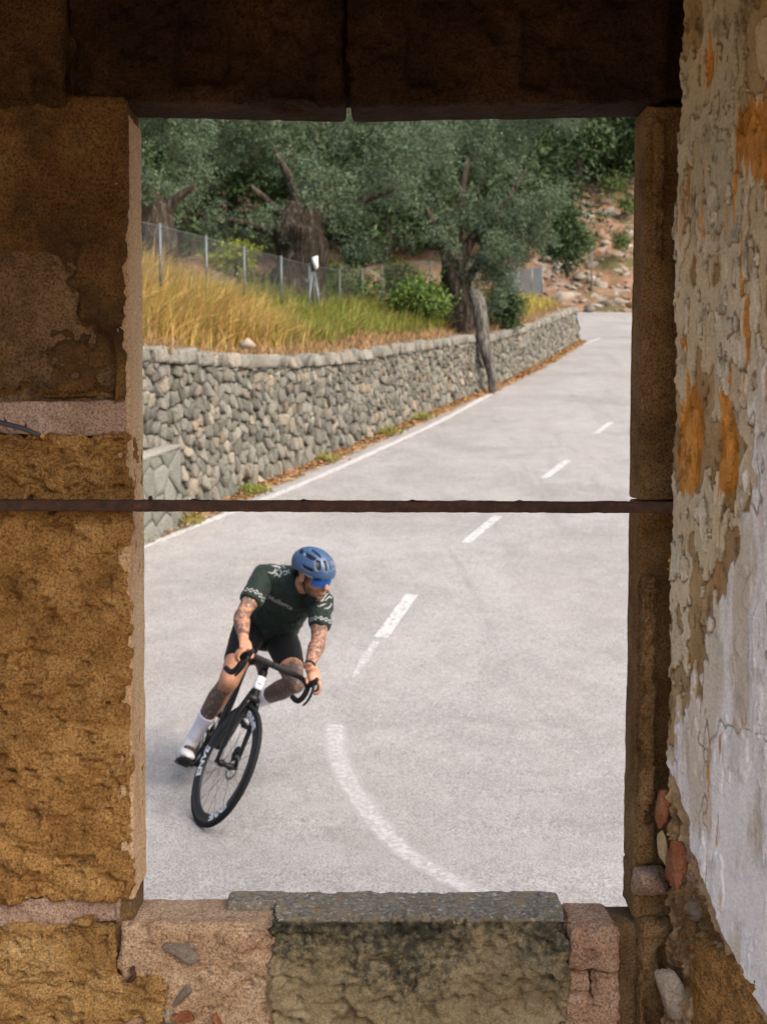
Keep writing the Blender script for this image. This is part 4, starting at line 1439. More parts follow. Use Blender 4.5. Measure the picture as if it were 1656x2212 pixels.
# second, thicker undercoat border along the break
under = sstep(-.0012, .0012, dist + .034 + .014 * fbm(np.column_stack([z * 14, z * 0, z * 0 + 5]), 253, 3))
rub = -.028 + .034 * fbm(q3(20, 20, 4), 261, 4) + .016 * ridged(q3(55, 55, 4), 262, 3) + .008 * fbm(q3(150, 150, 4), 265, 2)
H_ = rub * (1 - under) + (-.012 + .010 * fbm(q3(34, 34, 4), 263, 4) + .005 * fbm(q3(120, 120, 4), 264, 2)) * under * (1 - pm) + (h - .020) * pm
# colours of the coats
c_lime, c_cream, c_grey, c_ochre, c_white = A([.40, .36, .26]), A([.48, .42, .32]), A([.36, .345, .28]), A([.46, .195, .026]), A([.66, .66, .675])
def mixc(a, b, f):
    return a * (1 - f[:, None]) + b * f[:, None]
lv = np.clip((lev - np.percentile(lev, 4)) / (np.percentile(lev, 96) - np.percentile(lev, 4)), 0, 1) + .10 * n_mid
PAL = A([(.30, .20, .10), (.47, .37, .23), (.48, .41, .29), (.57, .52, .42), (.45, .43, .36), (.62, .59, .52)])
px_ = A([-.05, .06, .22, .5, .72, 1.0])
col = np.column_stack([np.interp(lv, px_, PAL[:, i]) for i in range(3)])
jit_ = noise(np.column_stack([lev * 3.7, np.floor(z * 6), 0 * t]), 272)
col = col * (1 + .10 * jit_)[:, None]
col = mixc(col, np.tile(A([.35, .33, .24]), (len(t), 1)), .6 * sstep(.0, .5, fbm(q3(5, 2, 12), 271, 3) + .35 * sstep(pw_px(1500, 900)[1], pw_px(1500, 300)[1], z)))  # grey-green patches, denser upward: shade near the top partly put into the colour
# thin brown lines where a coat has broken away
brk = sstep(.80, .93, fr) * (1 - whm)
col = mixc(col, np.tile(A([.20, .125, .06]), (len(t), 1)), .75 * brk)
wcol = np.tile(c_white, (len(t), 1)) * (1 + .10 * fbm(q3(50, 6, 3), 273, 3))[:, None]
wcol = mixc(wcol, np.tile(A([.46, .40, .31]), (len(t), 1)), .75 * sstep(-.02, .3, fbm(q3(26, 4, 6), 274, 4)))
wcol = mixc(wcol, np.tile(A([.18, .15, .12]), (len(t), 1)), .7 * sstep(.016, .006, crk))
col = mixc(col, wcol, whm)
# ochre showing through where coats are lost
def blob(px, py, rx, ry):
    a, b = pw_px(px, py)
    sx = (pw_px(px + rx, py)[0] - a)
    sz = (pw_px(px, py - ry)[1] - b)
    return np.exp(-((t - a) / sx) ** 2 - ((z - b) / sz) ** 2)
oc = 1.25 * blob(1488, 920, 28, 95) + 1.15 * blob(1478, 1020, 24, 70) + 1.15 * blob(1566, 950, 25, 95) + 1.0 * blob(1572, 1040, 20, 60) + 1.3 * blob(1645, 320, 40, 120) + .8 * blob(1600, 260, 25, 90) + .75 * blob(1610, 700, 12, 110) + .5 * blob(1520, 140, 40, 70)
oc = oc + .5 * blob(1440, 1180, 10, 60) + .55 * blob(1545, 1790, 10, 60) + .45 * blob(1600, 1560, 16, 40)
streak = fbm(q3(70, 7, 21), 281, 5, .65)
ocm = sstep(.50, .66, oc + .95 * streak + .35 * n_mid)
ocm = np.maximum(ocm, .75 * sstep(.20, .36, streak * .85 + .35 * n_big) * sstep(1.0, .3, wh))
col = mixc(col, np.tile(c_ochre, (len(t), 1)) * (1 + .5 * n_fin[:, None] + .35 * n_mid[:, None]), ocm * .88)
H_ = H_ - .0022 * sstep(.5, .6, oc + .55 * streak) * pm
# grime
gr = sstep(.10, .45, fbm(q3(38, 22, 31), 291, 5, .65))
col = col * (1 - .42 * gr[:, None] * (1 - whm[:, None] * .5))
und_c = mixc(np.tile(A([.36, .265, .165]), (len(t), 1)), np.tile(A([.30, .20, .11]), (len(t), 1)), sstep(-.2, .3, fbm(q3(40, 40, 8), 293, 3)))
rub_c = mixc(np.tile(A([.15, .09, .045]), (len(t), 1)), np.tile(A([.30, .20, .11]), (len(t), 1)), sstep(-.2, .3, fbm(q3(16, 16, 8), 292, 4)))
col = mixc(mixc(rub_c, und_c, under), col, pm)
# rounded, nibbled corner next to the window
nib = .007 * fbm(np.column_stack([z * 16, 0 * z, 0 * z + 9]), 295, 4) + .0025 * noise(np.column_stack([z * 120, 0 * z, 0 * z]), 296)
te = np.maximum(t - np.maximum(nib, -.006) * 0, 0)
rc = .014
H_ = H_ - np.where(t < rc, rc - np.sqrt(np.maximum(rc ** 2 - (rc - t) ** 2, 0)), 0) * 1.0
tx = t + nib * sstep(.05, 0, t)
XY = PW0 + tx[:, None] * PWd + H_[:, None] * PWn
V = np.column_stack([XY, z])
nV = len(V)
# return face running back to the jamb
ret = []
for k in (1, 2, 3):
    R0 = V.reshape(nt_, nz_, 3)[0].copy()
    R0[:, 0] += .016 * k
    R0[:, 1] += .030 * k
    ret.append(R0)
Vall = np.concatenate([np.stack(ret[::-1]), V.reshape(nt_, nz_, 3)]).reshape(-1, 3)
colall = np.concatenate([np.tile(A([.22, .14, .075]), (3 * nz_, 1)), col])
link('plaster_coat', mesh('plaster_coat', Vall, grid_faces(nt_ + 3, nz_, flip=True), True, {'tint': np.clip(colall * 1.18, .01, .9)}), M['plaster'], side)
plainV = np.column_stack([np.vstack([PW0 + .5 * PWd, PW0 + 2.6 * PWd, PW0 + 2.6 * PWd - .4 * PWn, PW0 + .5 * PWd - .4 * PWn])[[0, 1, 2, 3, 0, 1, 2, 3]], [.0] * 4 + [3.3] * 4])
link('wall_mass', mesh('wall_mass', plainV, A([[0, 1, 5, 4], [1, 2, 6, 5], [2, 3, 7, 6], [3, 0, 4, 7], [4, 5, 6, 7]]), False, {'tint': np.tile(A([.45, .4, .32]), (8, 1))}), M['plaster'], side)
# loose stones and tile fragments in the broken corner
def emb2(name, x, y, w_, h_, dep, mat, seed, rot=0, out=.0, **k):
    a, b = pw_px(x, y)
    c = np.append(PW0 + max(a, -.02) * PWd + (out - .034) * PWn, b)
    return embed(name, x, y, w_ * 1.25, h_ * 1.15, dep, mat, seed, rot, side, Y=float(c[1]), **k)
emb2('tile_fragment', 1430, 1750, 24, 88, .012, M['brick'], 21, -.18, .016, amp=.08, label='orange clay tile fragment wedged in the corner')
def side_block(name, x0, x1, y0, y1, out, dep, mat, dfun, r=.010, **k):
    """block bedded in the plane of the side wall"""
    xm, ym = (x0 + x1) / 2, (y0 + y1) / 2
    t0, t1 = pw_px(x0, ym)[0], pw_px(x1, ym)[0]
    z0, z1 = pw_px(xm, y1)[1], pw_px(xm, y0)[1]
    def post(V):
        xy = PW0 + V[:, :1] * PWd - (V[:, 1:2] - 9) * PWn
        return np.column_stack([xy, V[:, 2]])
    return rough_block(name, (t0, 9 - out, z0), (t1, 9 - out + dep, z1), rs, r, dfun, mat, side, post=post, **k)
rg = lambda sd, a=.012: rough(sd, a, .007, .004, reveal=False)
side_block('bedded_stone', 1444, 1496, 1640, 1806, -.017, .05, M['rock_grey'], rg(401, .010), .014)
side_block('bedded_stone', 1448, 1512, 1812, 1932, -.016, .05, M['mortar_grey'], rg(402, .012), .016)
side_block('bedded_stone', 1490, 1600, 1926, 2084, -.020, .05, M['jamb'], rg(403, .014), .016, label='smooth brown block under the broken plaster edge')
side_block('bedded_stone', 1470, 1720, 2080, 2290, -.016, .06, M['sand_rough'], rg(404, .022), .016)
side_block('bedded_stone', 1432, 1492, 1936, 1992, -.034, .05, M['rock_grey'], rg(405, .012), .014)
side_block('bedded_stone', 1422, 1474, 1986, 2300, -.030, .05, M['jamb'], rg(406, .016), .014)
emb2('plaster_fragment', 1434, 1835, 24, 85, .012, M['cream_frag'], 23, .18, .014, amp=.08)
emb2('brick_fragment', 1460, 1866, 42, 100, .020, M['brick'], 24, -.12, .020, label='dark red brick fragment in the broken corner')
emb2('bedded_stone', 1452, 2150, 62, 96, .022, M['rock_pale'], 30, .12, .012, label='pale knobbly stone near the bottom right corner')

# floor, remaining roof, low wall added behind the camera to shape the light
floor = sheet('floor', np.linspace(-4.5, 4.5, 20), np.linspace(-7, 2.42, 20), lambda x, y: .45 + .03 * noise(np.column_stack([x * 1.3, y * 1.3, 0 * x]), 71), M['floor'], kind='structure', label='dusty floor inside the ruin', cat='floor')
V, F = boxg((-3.2, 1.0, 3.035), (3.2, 2.60, 3.40))
link('ceiling', mesh('ceiling', V, F, False), M['core'], kind='structure', label='remaining roof slab over the window wall', cat='ceiling')

V, F = boxg((-3.2, -3.0, .3), (3.2, -2.6, 1.0))
link('added_back_wall', mesh('added_back_wall', V, F, False), M['sand'], label='low unseen wall added behind the camera to shape the light', cat='wall')

# ---- iron bar across the opening
zb0, zb1 = at(0, 1091, 2.27)[2], at(1425, 1096, 2.27)[2]
xa, xb = -1.15, .555
def bar_z(x):
    return zb0 + (zb1 - zb0) * (x - xf(0, 2.27)) / (xf(1425, 2.27) - xf(0, 2.27))
V, F = grid_box((xa, 2.259, -.0105), (xb, 2.283, .0105), .0034)
inn = np.clip(V, A([xa + .002, 2.259 + .002, -.0085]), A([xb - .002, 2.283 - .002, .0085]))
dd = V - inn
Nn = dd / np.maximum(np.linalg.norm(dd, axis=1)[:, None], 1e-9)
V = inn + Nn * .002 + Nn * (.0012 * fbm(V * 60, 301, 3) + .0016 * np.maximum(fbm(V * A([25, 60, 60]), 302, 3), 0))[:, None]
V[:, 2] += bar_z(V[:, 0])
bar = link('iron_bar', mesh('iron_bar', V, F, True), M['iron'], label='rusty flat iron bar spanning the window opening', cat='iron bar')
for x, wd in ((430, 40), (665, 38), (900, 40), (1130, 36)):
    c = at(x, 1084, 2.268); c[2] = bar_z(c[0]) + .0111
    u = np.linspace(-1, 1, 13)
    prof = .0035 * np.maximum(0, np.sin(np.linspace(0, 2.3 * math.pi, 13))) * (1 - u ** 2) + .0004
    a = np.column_stack([c[0] + u * wd * .00045, np.full(13, c[1] - .006), c[2] + prof])
    b = a + A([.002, .012, .0]); b[:, 2] = c[2] + prof * .5
    V = np.concatenate([a, b, b - A([0, 0, .0016]), a - A([0, 0, .0016])])
    link('rust_flake', mesh('rust_flake', V, grid_faces(4, 13), True), M['iron'], bar)
c = at(325, 1079, 2.268)
V, F = ellipsoid((c[0], c[1], bar_z(c[0]) + .0138), (.0042, .0042, .0052))
link('rivet', mesh('rivet', V, F, True), M['iron'], bar)

# ---- bramble twig against the left wall
M['twig'] = simple('bramble_stem', (.045, .042, .055), .5, .4, .3, 60)
M['twig_cut'] = simple('cut_twig_end', (.5, .33, .1), .8, .2, .2, 90)
M['twig_thin'] = simple('thin_reddish_twig', (.16, .09, .09), .6, .3, .2, 60)
g = Geo()
tp = [at(-60, 900, 2.262), at(0, 913, 2.262), at(45, 924, 2.258), at(88, 941, 2.26)]
g.add(*tube(tp, [.0055, .0052, .0048, .0042], 10, n=16))
for x, y, dx, dy in ((12, 910, -4, -12), (55, 922, 2, -11), (30, 922, 3, 9)):
    a, b = at(x, y, 2.26), at(x + dx, y + dy, 2.255)
    g.add(*tube([a, (a + b) / 2, b], [.0032, .0014, .0003], 6))
twig = link('bramble_twig', g.mesh('bramble_twig'), M['twig'], label='dark thorny bramble twig in front of the left wall', cat='twig')
link('cut_end', mesh('cut_end', *tube([at(86, 940, 2.26), at(96, 943, 2.26)], [.0040, .0030], 8), True), M['twig_cut'], twig)
link('side_shoot', mesh('side_shoot', *tube([at(2, 916, 2.26), at(18, 930, 2.255), at(26, 946, 2.252), at(42, 952, 2.25)], [.0022, .0018, .0014, .0008], 6, n=12), True), M['twig_thin'], twig)
# hook of iron in the mortar
hk = Geo().add(*tube([at(288, 2090, 2.296), at(286, 2098, 2.283), at(290, 2108, 2.280), at(282, 2118, 2.282), at(274, 2121, 2.288)], [.0035, .005, .005, .0045, .003], 8, n=16))
link('iron_hook', hk.mesh('iron_hook'), M['iron'], label='small bent iron hook sticking out of the lower left wall', cat='hook')

# ================================================================== BICYCLE
# bicycle frame of reference: x forward, y to the rider's left, z up, origin under the rear axle
BX, BY, BYAW, BLEAN = -.98, 6.27, math.radians(11), math.radians(24.8)
BZ = float(road_z(BY)) - .0065
_fw, _lf = A([math.sin(BYAW), -math.cos(BYAW), -.038]), A([math.cos(BYAW), math.sin(BYAW), 0])   # the road drops a little towards the bend
_fw = _fw / np.linalg.norm(_fw)
_up = np.cross(_fw, _lf)
_cl, _sl = math.cos(BLEAN), math.sin(BLEAN)
BROT = np.stack([_fw, _cl * _lf - _sl * _up, _sl * _lf + _cl * _up])   # rows: images of x, y, z
def BW(P):
    P = A(P, dtype=float)
    return (P - A([.99, 0, 0])) @ BROT + A([BX, BY, BZ])
STEER = math.radians(13)
_sa = A([-.292, 0, .956])
_so = A([.865, 0, .78])
_K = A([[0, -_sa[2], _sa[1]], [_sa[2], 0, -_sa[0]], [-_sa[1], _sa[0], 0]])
SROT = np.eye(3) + math.sin(STEER) * _K + (1 - math.cos(STEER)) * _K @ _K
def FR(P):
    """turn the steered parts into the bend"""
    return (A(P, dtype=float) - _so) @ SROT.T + _so

def gloss(name, c, rough=.35, spec=.5, metal=0):
    m = Mat(name, rough, spec)
    f = m.noise(40, 3)
    m.base(m.ramp(f, [(.3, tuple(x * .85 for x in c)), (.7, c)]))
    m.b.inputs['Metallic'].default_value = metal
    return m.m
M['carbon'] = gloss('black_carbon', (.005, .0055, .006), .42, .3)
M['rubber'] = gloss('tyre_rubber', (.009, .010, .011), .8, .2)
M['tape'] = gloss('black_bar_tape', (.012, .012, .013), .7, .3)
M['rim'] = gloss('rim_black', (.012, .014, .016), .45, .35)
M['decal'] = gloss('white_decal', (.72, .74, .76), .5, .4)
M['white_band'] = gloss('white_paint_band', (.72, .72, .76), .45, .4)
M['steel'] = gloss('polished_steel', (.30, .31, .32), .35, .5, .9)
M['spoke'] = gloss('dark_spoke', (.05, .052, .055), .5, .5, .5)
M['chain'] = gloss('dark_chain', (.06, .058, .05), .5, .5, .7)

bike = thing('bicycle', tuple(BW((.5, 0, 0))), 'black road bicycle leaning into the bend under the rider', 'bicycle')
def bpart(name, geo, mat, parent=bike, front=False, smooth=True, label=None):
    if isinstance(geo, tuple):
        g = Geo().add(*geo)
    else:
        g = geo
    g.V = [BW(FR(v) if front else v) for v in g.V]
    return link(name, g.mesh(name, smooth), mat, parent, label=label)

def lathe(c, prof, n=72):
    """ring about a y axis through c; prof: closed list of (radius, y)"""
    pr = A(prof, dtype=float)
    a = np.linspace(0, 2 * math.pi, n, endpoint=False)
    V = np.stack([c[0] + pr[None, :, 0] * np.cos(a)[:, None], c[1] + np.repeat(pr[None, :, 1], n, 0), c[2] + pr[None, :, 0] * np.sin(a)[:, None]], -1)
    k = len(pr)
    i = np.arange(n)[:, None]
    j = np.arange(k)[None]
    q = np.stack([i * k + j, i * k + (j + 1) % k, ((i + 1) % n) * k + (j + 1) % k, ((i + 1) % n) * k + j], -1).reshape(-1, 4)
    return V.reshape(-1, 3), [q]

def text_mesh(body, cuts=1, bold=0.0):
    cu = bpy.data.curves.new('t', 'FONT')
    cu.body = body
    cu.align_x = 'CENTER'
    cu.resolution_u = 3
    cu.offset = bold
    ob = bpy.data.objects.new('t', cu)
    COL.objects.link(ob)
    bpy.context.view_layer.update()
    me = bpy.data.meshes.new_from_object(ob.evaluated_get(bpy.context.evaluated_depsgraph_get()))
    bpy.data.objects.remove(ob)
    bm = bmesh.new()
    bm.from_mesh(me)
    bmesh.ops.triangulate(bm, faces=bm.faces[:])
    for _ in range(cuts):
        bmesh.ops.subdivide_edges(bm, edges=bm.edges[:], cuts=1, use_grid_fill=True)
    bmesh.ops.triangulate(bm, faces=bm.faces[:])
    V = A([v.co[:] for v in bm.verts])
    F = A([[v.index for v in f.verts] for f in bm.faces])
    bm.free()
    bpy.data.meshes.remove(me)
    V[:, 1] -= V[:, 1].min()
    V[:, 0] -= (V[:, 0].min() + V[:, 0].max()) / 2
    V /= V[:, 1].max()
    return V, F

RW = .34
word_V, word_F = text_mesh('ENVE', 1, .035)
def wheel(name, c, front, label, a0):
    e = thing(name, tuple(BW(FR(A([c])) if front else A([c]))[0]), label, 'x')
    del e['category']
    e.parent = bike
    e.matrix_parent_inverse = Matrix.Translation(-bike.location)
    a = np.linspace(0, 2 * math.pi, 12, endpoint=False)
    bpart('tyre', lathe(c, [(.3265 + .0142 * math.cos(t), .0145 * math.sin(t)) for t in a], 96), M['rubber'], e, front)
    bpart('rim', lathe(c, [(.3165, -.0125), (.312, -.0140), (.285, -.0135), (.268, -.008), (.264, 0), (.268, .008), (.285, .0135), (.312, .0140), (.3165, .0125)], 96), M['rim'], e, front)
    for sgn in (-1, 1):
        for q in range(3):
            g = Geo()
            r = .2700 + word_V[:, 1] * .042
            hw = np.interp(r, [.268, .285, .312, .3165], [.008, .0135, .0140, .0125]) + .0012
            an = a0 + q * 2 * math.pi / 3 - word_V[:, 0] * .19 * (-sgn)
            V = np.column_stack([c[0] + r * np.cos(an), sgn * hw, c[2] + r * np.sin(an)])
            g.add(V, word_F)
            bpart('rim_lettering', g, M['decal'], e, front, False)
    bpart('hub', Geo().add(*tube([(c[0], -.05, c[2]), (c[0], -.03, c[2]), (c[0], 0, c[2]), (c[0], .03, c[2]), (c[0], .05, c[2])], [.012, .02, .014, .02, .012], 14, n=14)), M['carbon'], e, front)
    for k in range(20):
        t0 = 2 * math.pi * k / 20
        s = -1 if k % 2 else 1
        off = .9 * (1 if (k // 2) % 2 else -1)
        p0 = (c[0] + .019 * math.cos(t0 + off), s * .028, c[2] + .019 * math.sin(t0 + off))
        p1 = (c[0] + .268 * math.cos(t0), 0, c[2] + .268 * math.sin(t0))
        bpart('spoke', tube([p0, p1], [.0012, .0012], 4), M['spoke'], e, front)
    bpart('brake_rotor', lathe((c[0], .042, c[2]), [(.07, -.001), (.055, -.001), (.055, .001), (.07, .001)], 40), M['steel'], e, front)
    return e
FC, RC = (.99, 0, RW), (0., 0, RW)
wheel('front_wheel', FC, True, 'front wheel turned into the bend with white rim lettering', math.radians(200))
rw = wheel('rear_wheel', RC, False, 'rear wheel with dark deep rim', math.radians(80))

def btube(name, P, R, mat='carbon', side=(0, 1, 0), n=14, front=False, k=14, parent=bike, label=None):
    return bpart(name, tube(P, R, k, side, n), M[mat], parent, front, label=label)
BB = A([.41, 0, .27])
HT0, HT1 = A([.888, 0, .705]), A([.842, 0, .855])
ST = A([.262, 0, .78])
btube('down_tube', [BB + A([0, 0, .02]), (BB + HT0) / 2, HT0 + A([-.01, 0, .03])], [(.034, .040), (.030, .042), (.028, .040)])
btube('top_tube', [ST + A([0, 0, -.03]), (ST + HT1) / 2 + A([0, 0, .01]), HT1 + A([0, 0, -.02])], [(.016, .018), (.017, .02), (.02, .024)])
btube('seat_tube', [BB, (BB + ST) / 2, ST], [(.022, .026), (.015, .026), (.014, .022)])
btube('seat_post', [ST, (.232, 0, .93)], [(.011, .018), (.011, .018)], n=4)
btube('head_tube', [HT0, (HT0 + HT1) / 2, HT1], [(.027, .033), (.024, .03), (.026, .029)])
hm = (HT0 + HT1) / 2
u = (HT1 - HT0) / np.linalg.norm(HT1 - HT0)
btube('head_tube_band', [hm - u * .028, hm + u * .045], [(.0262, .0325), (.0265, .031)], 'white_band', n=6, label='white band round the head tube')
V, F = boxg((.0305, -.009, -.003), (.0335, .009, .003))
g = Geo().add(V + hm + u * .012, F)
bpart('head_badge', g, M['carbon'], bike, False, False)
for s in (-1, 1):
    btube('chain_stay', [BB + A([-.03, s * .03, 0]), A([.2, s * .055, .30]), A([0, s * .064, RW])], [(.010, .014), (.008, .012), (.007, .009)])
    btube('seat_stay', [ST + A([.02, s * .014, -.19]), A([.15, s * .045, .47]), A([0, s * .064, RW])], [(.008, .012), (.007, .010), (.006, .008)])
    btube('fork_blade', [HT0 + A([.006, s * .026, -.015]), A([.918, s * .050, .60]), A([.945, s * .054, .50]), A([.986, s * .056, RW])], [(.017, .030), (.015, .026), (.012, .020), (.010, .014)], front=True)
btube('fork_crown', [HT0 + A([.004, -.035, -.012]), HT0 + A([.012, 0, .0]), HT0 + A([.004, .035, -.012])], [(.018, .02), (.026, .026), (.018, .02)], side=(1, 0, 0), front=True)
btube('axle', [(.99, -.068, RW), (.99, .068, RW)], [.009, .009], side=(1, 0, 0), n=4, front=True)
bpart('brake_caliper', Geo().add(*ellipsoid((.93, .048, .40), (.030, .016, .045))), M['carbon'], bike, True)
btube('steerer_spacer', [HT1, HT1 + A([-.016, 0, .05])], [.021, .019], n=4, front=True)
SC = A([.905, 0, .915])
btube('stem', [HT1 + A([-.014, 0, .045]), (HT1 + SC) / 2 + A([0, 0, .025]), SC], [(.020, .020), (.017, .016), (.022, .018)], front=True)
# handlebar with hooks
bar_pts = lambda s: [SC, SC + A([.002, s * .10, .002]), SC + A([.004, s * .175, .0]), SC + A([.045, s * .203, -.004]), SC + A([.088, s * .207, -.022]), SC + A([.094, s * .209, -.065]), SC + A([.066, s * .211, -.106]), SC + A([.02, s * .213, -.120]), SC + A([-.035, s * .214, -.122])]
for s in (-1, 1):
    btube('handlebar', bar_pts(s), [(.012, .018), (.010, .018), (.014, .014), .0155, .0155, .0155, .0155, .0155, .015], 'tape', side=None, n=44, front=True, k=12)
    hood = btube('brake_hood', [SC + A([.065, s * .206, -.004]), SC + A([.10, s * .207, .006]), SC + A([.135, s * .206, .028]), SC + A([.150, s * .204, .058])], [(.016, .018), (.017, .021), (.016, .019), (.010, .011)], 'tape', n=14, front=True)
    btube('brake_lever', [SC + A([.143, s * .207, .020]), SC + A([.158, s * .211, -.03]), SC + A([.150, s * .214, -.075]), SC + A([.128, s * .216, -.110])], [(.008, .007), (.008, .006), (.007, .005), (.006, .004)], 'carbon', n=12, front=True)
# saddle
SP = [(.075, 0, .975), (.12, 0, .978), (.20, 0, .972), (.28, 0, .972), (.345, 0, .966)]
bpart('saddle', tube(SP, [(.045, .012), (.070, .022), (.050, .022), (.026, .02), (.014, .012)], 18, (0, 1, 0), 20), M['tape'])
for s in (-1, 1):
    bpart('saddle_rail', tube([(.12, s * .022, .955), (.18, s * .022, .935), (.25, s * .02, .935), (.31, s * .012, .955)], [.0035] * 4, 6, n=10), M['steel'])
# drivetrain
bpart('chainring', lathe((BB[0], -.046, BB[2]), [(.102, -.002), (.080, -.002), (.080, .002), (.102, .002)], 48), M['carbon'])
for k in range(4):
    a = k * math.pi / 2 + .6
    bpart('chainring_arm', tube([BB + A([0, -.046, 0]), BB + A([.088 * math.cos(a), -.046, .088 * math.sin(a)])], [(.014, .004), (.009, .003)], 6, (0, 1, 0)), M['carbon'])
for s, dz in ((-1, -1), (1, 1)):
    btube('crank_arm', [BB + A([0, s * .052, 0]), BB + A([0, s * .066, dz * .09]), BB + A([0, s * .074, dz * .17])], [(.011, .015), (.008, .013), (.009, .012)])
    pz = BB[2] + dz * .17
    bpart('pedal', Geo().add(*ellipsoid((BB[0] + .005, s * .125, pz), (.042, .034, .012))).add(*tube([(BB[0], s * .074, pz), (BB[0], s * .125, pz)], [.006, .006], 8)), M['carbon'])
btube('bottom_bracket', [BB + A([0, -.05, 0]), BB + A([0, .05, 0])], [.024, .024], side=(1, 0, 0), n=4)
for dz, z1 in ((.1, .375), (-.1, .305)):
    bpart('chain_run', tube([BB + A([-.02, -.046, dz]), (0.0, -.042, z1)], [(.003, .004), (.003, .004)], 6, (0, 1, 0)), M['chain'])
for k, r in enumerate((.024, .029, .034, .039, .044)):
    bpart('sprocket', lathe((0, -.030 - .004 * (4 - k) * 1.0, RW), [(r, -.0012), (r - .01, -.0012), (r - .01, .0012), (r, .0012)], 28), M['steel'])
bpart('rear_derailleur', tube([(0, -.075, RW - .02), (.02, -.078, RW - .07), (.015, -.066, RW - .13)], [(.012, .016), (.011, .014), (.008, .012)], 10, (0, 1, 0), 10), M['carbon'])

# ================================================================== RIDER
def remesh(geo, voxel, iters=4, fac=.5):
    me = geo.mesh('tmp')
    ob = bpy.data.objects.new('tmp', me)
    COL.objects.link(ob)
    m = ob.modifiers.new('r', 'REMESH')
    m.mode = 'VOXEL'
    m.voxel_size = voxel
    m.use_smooth_shade = True
    if iters:
        q = ob.modifiers.new('s', 'SMOOTH')
        q.factor = fac
        q.iterations = iters
    bpy.context.view_layer.update()
    out = bpy.data.meshes.new_from_object(ob.evaluated_get(bpy.context.evaluated_depsgraph_get()))
    bpy.data.objects.remove(ob)
    bpy.data.meshes.remove(me)
    return out
def verts(me):
    v = np.empty(len(me.vertices) * 3, np.float32)
    me.vertices.foreach_get('co', v)
    return v.reshape(-1, 3).astype(float)
def set_attr(me, name, v):
    v = A(v, dtype=np.float32)
    me.attributes.new(name, 'FLOAT', 'POINT').data.foreach_set('value', np.ascontiguousarray(v))
def seg_d(P, a, b):
    a, b = A(a, dtype=float), A(b, dtype=float)
    t = np.clip((P - a) @ (b - a) / ((b - a) @ (b - a)), 0, 1)
    return np.linalg.norm(P - a - t[:, None] * (b - a), axis=1), t

J = {k: A(v, dtype=float) for k, v in dict(
    Rsh=(.485, -.152, 1.300), Rel=(.70, -.215, 1.061), Rwr=(.925, -.186, .985),
    Lsh=(.595, .176, 1.310), Lel=(.755, .228, 1.100), Lwr=(.945, .196, .985),
    neck=(.580, .020, 1.335), Rhip=(.19, -.060, .955), Lhip=(.20, .128, .955),
    Rkn=(.572, -.106, .672), Ran=(.335, -.117, .225), Lkn=(.660, .226, .818), Lan=(.345, .122, .556)).items()}
sh_side = J['Lsh'] - J['Rsh']
sh_side /= np.linalg.norm(sh_side)
hip_side = A([0, 1., 0])
TOR = [((.150, .036, .925), (.150, .120)), ((.19, .037, .985), (.165, .128)), ((.255, .040, 1.075), (.152, .122)), ((.335, .036, 1.160), (.146, .116)), ((.425, .028, 1.240), (.160, .120)), ((.500, .018, 1.297), (.158, .108)), ((.545, .016, 1.330), (.120, .085)), ((.575, .018, 1.352), (.075, .065))]
tside = [hip_side * (1 - t) + sh_side * t for t in np.linspace(0, 1, len(TOR))]
def torso(scale=1.0, i0=0, i1=None, grow=0.):
    sel = TOR[i0:i1]
    return tube([p for p, _ in sel], [(a * scale + grow, b * scale + grow) for _, (a, b) in sel], 28, tside[i0:i1], 36, power=2.3)
def limb(a, b, prof, n=22, k=18, bow=None, t0=0., t1=1.):
    """tapered limb; prof: (t, r) pairs"""
    a, b = A(a, dtype=float), A(b, dtype=float)
    t = np.linspace(t0, t1, n)
    P = a + (b - a) * t[:, None]
    if bow is not None:
        P = P + np.sin(t * math.pi)[:, None] * A(bow)
    pt, pr = zip(*prof)
    return tube(P, list(np.interp(t, pt, pr)), k)
UPARM = [(0, .060), (.3, .055), (.55, .052), (.85, .042), (1, .041)]
FORE = [(0, .042), (.2, .047), (.45, .041), (.8, .030), (1, .027)]
THIGH = [(0, .098), (.3, .092), (.6, .077), (.85, .062), (1, .058)]
SHANK = [(0, .055), (.12, .053), (.3, .060), (.5, .052), (.75, .038), (1, .035)]

# ---- head frame
HC = BW((.690, .060, 1.428))
HF = A([.70, -.62, -.30]); HF /= np.linalg.norm(HF)
HU = A([.10, -.10, 1.0]); HU -= HF * (HU @ HF); HU /= np.linalg.norm(HU)
HL = np.cross(HU, HF)
HR = np.stack([HF, HL, HU])
def HW(P):
    return A(P, dtype=float) @ HR + HC

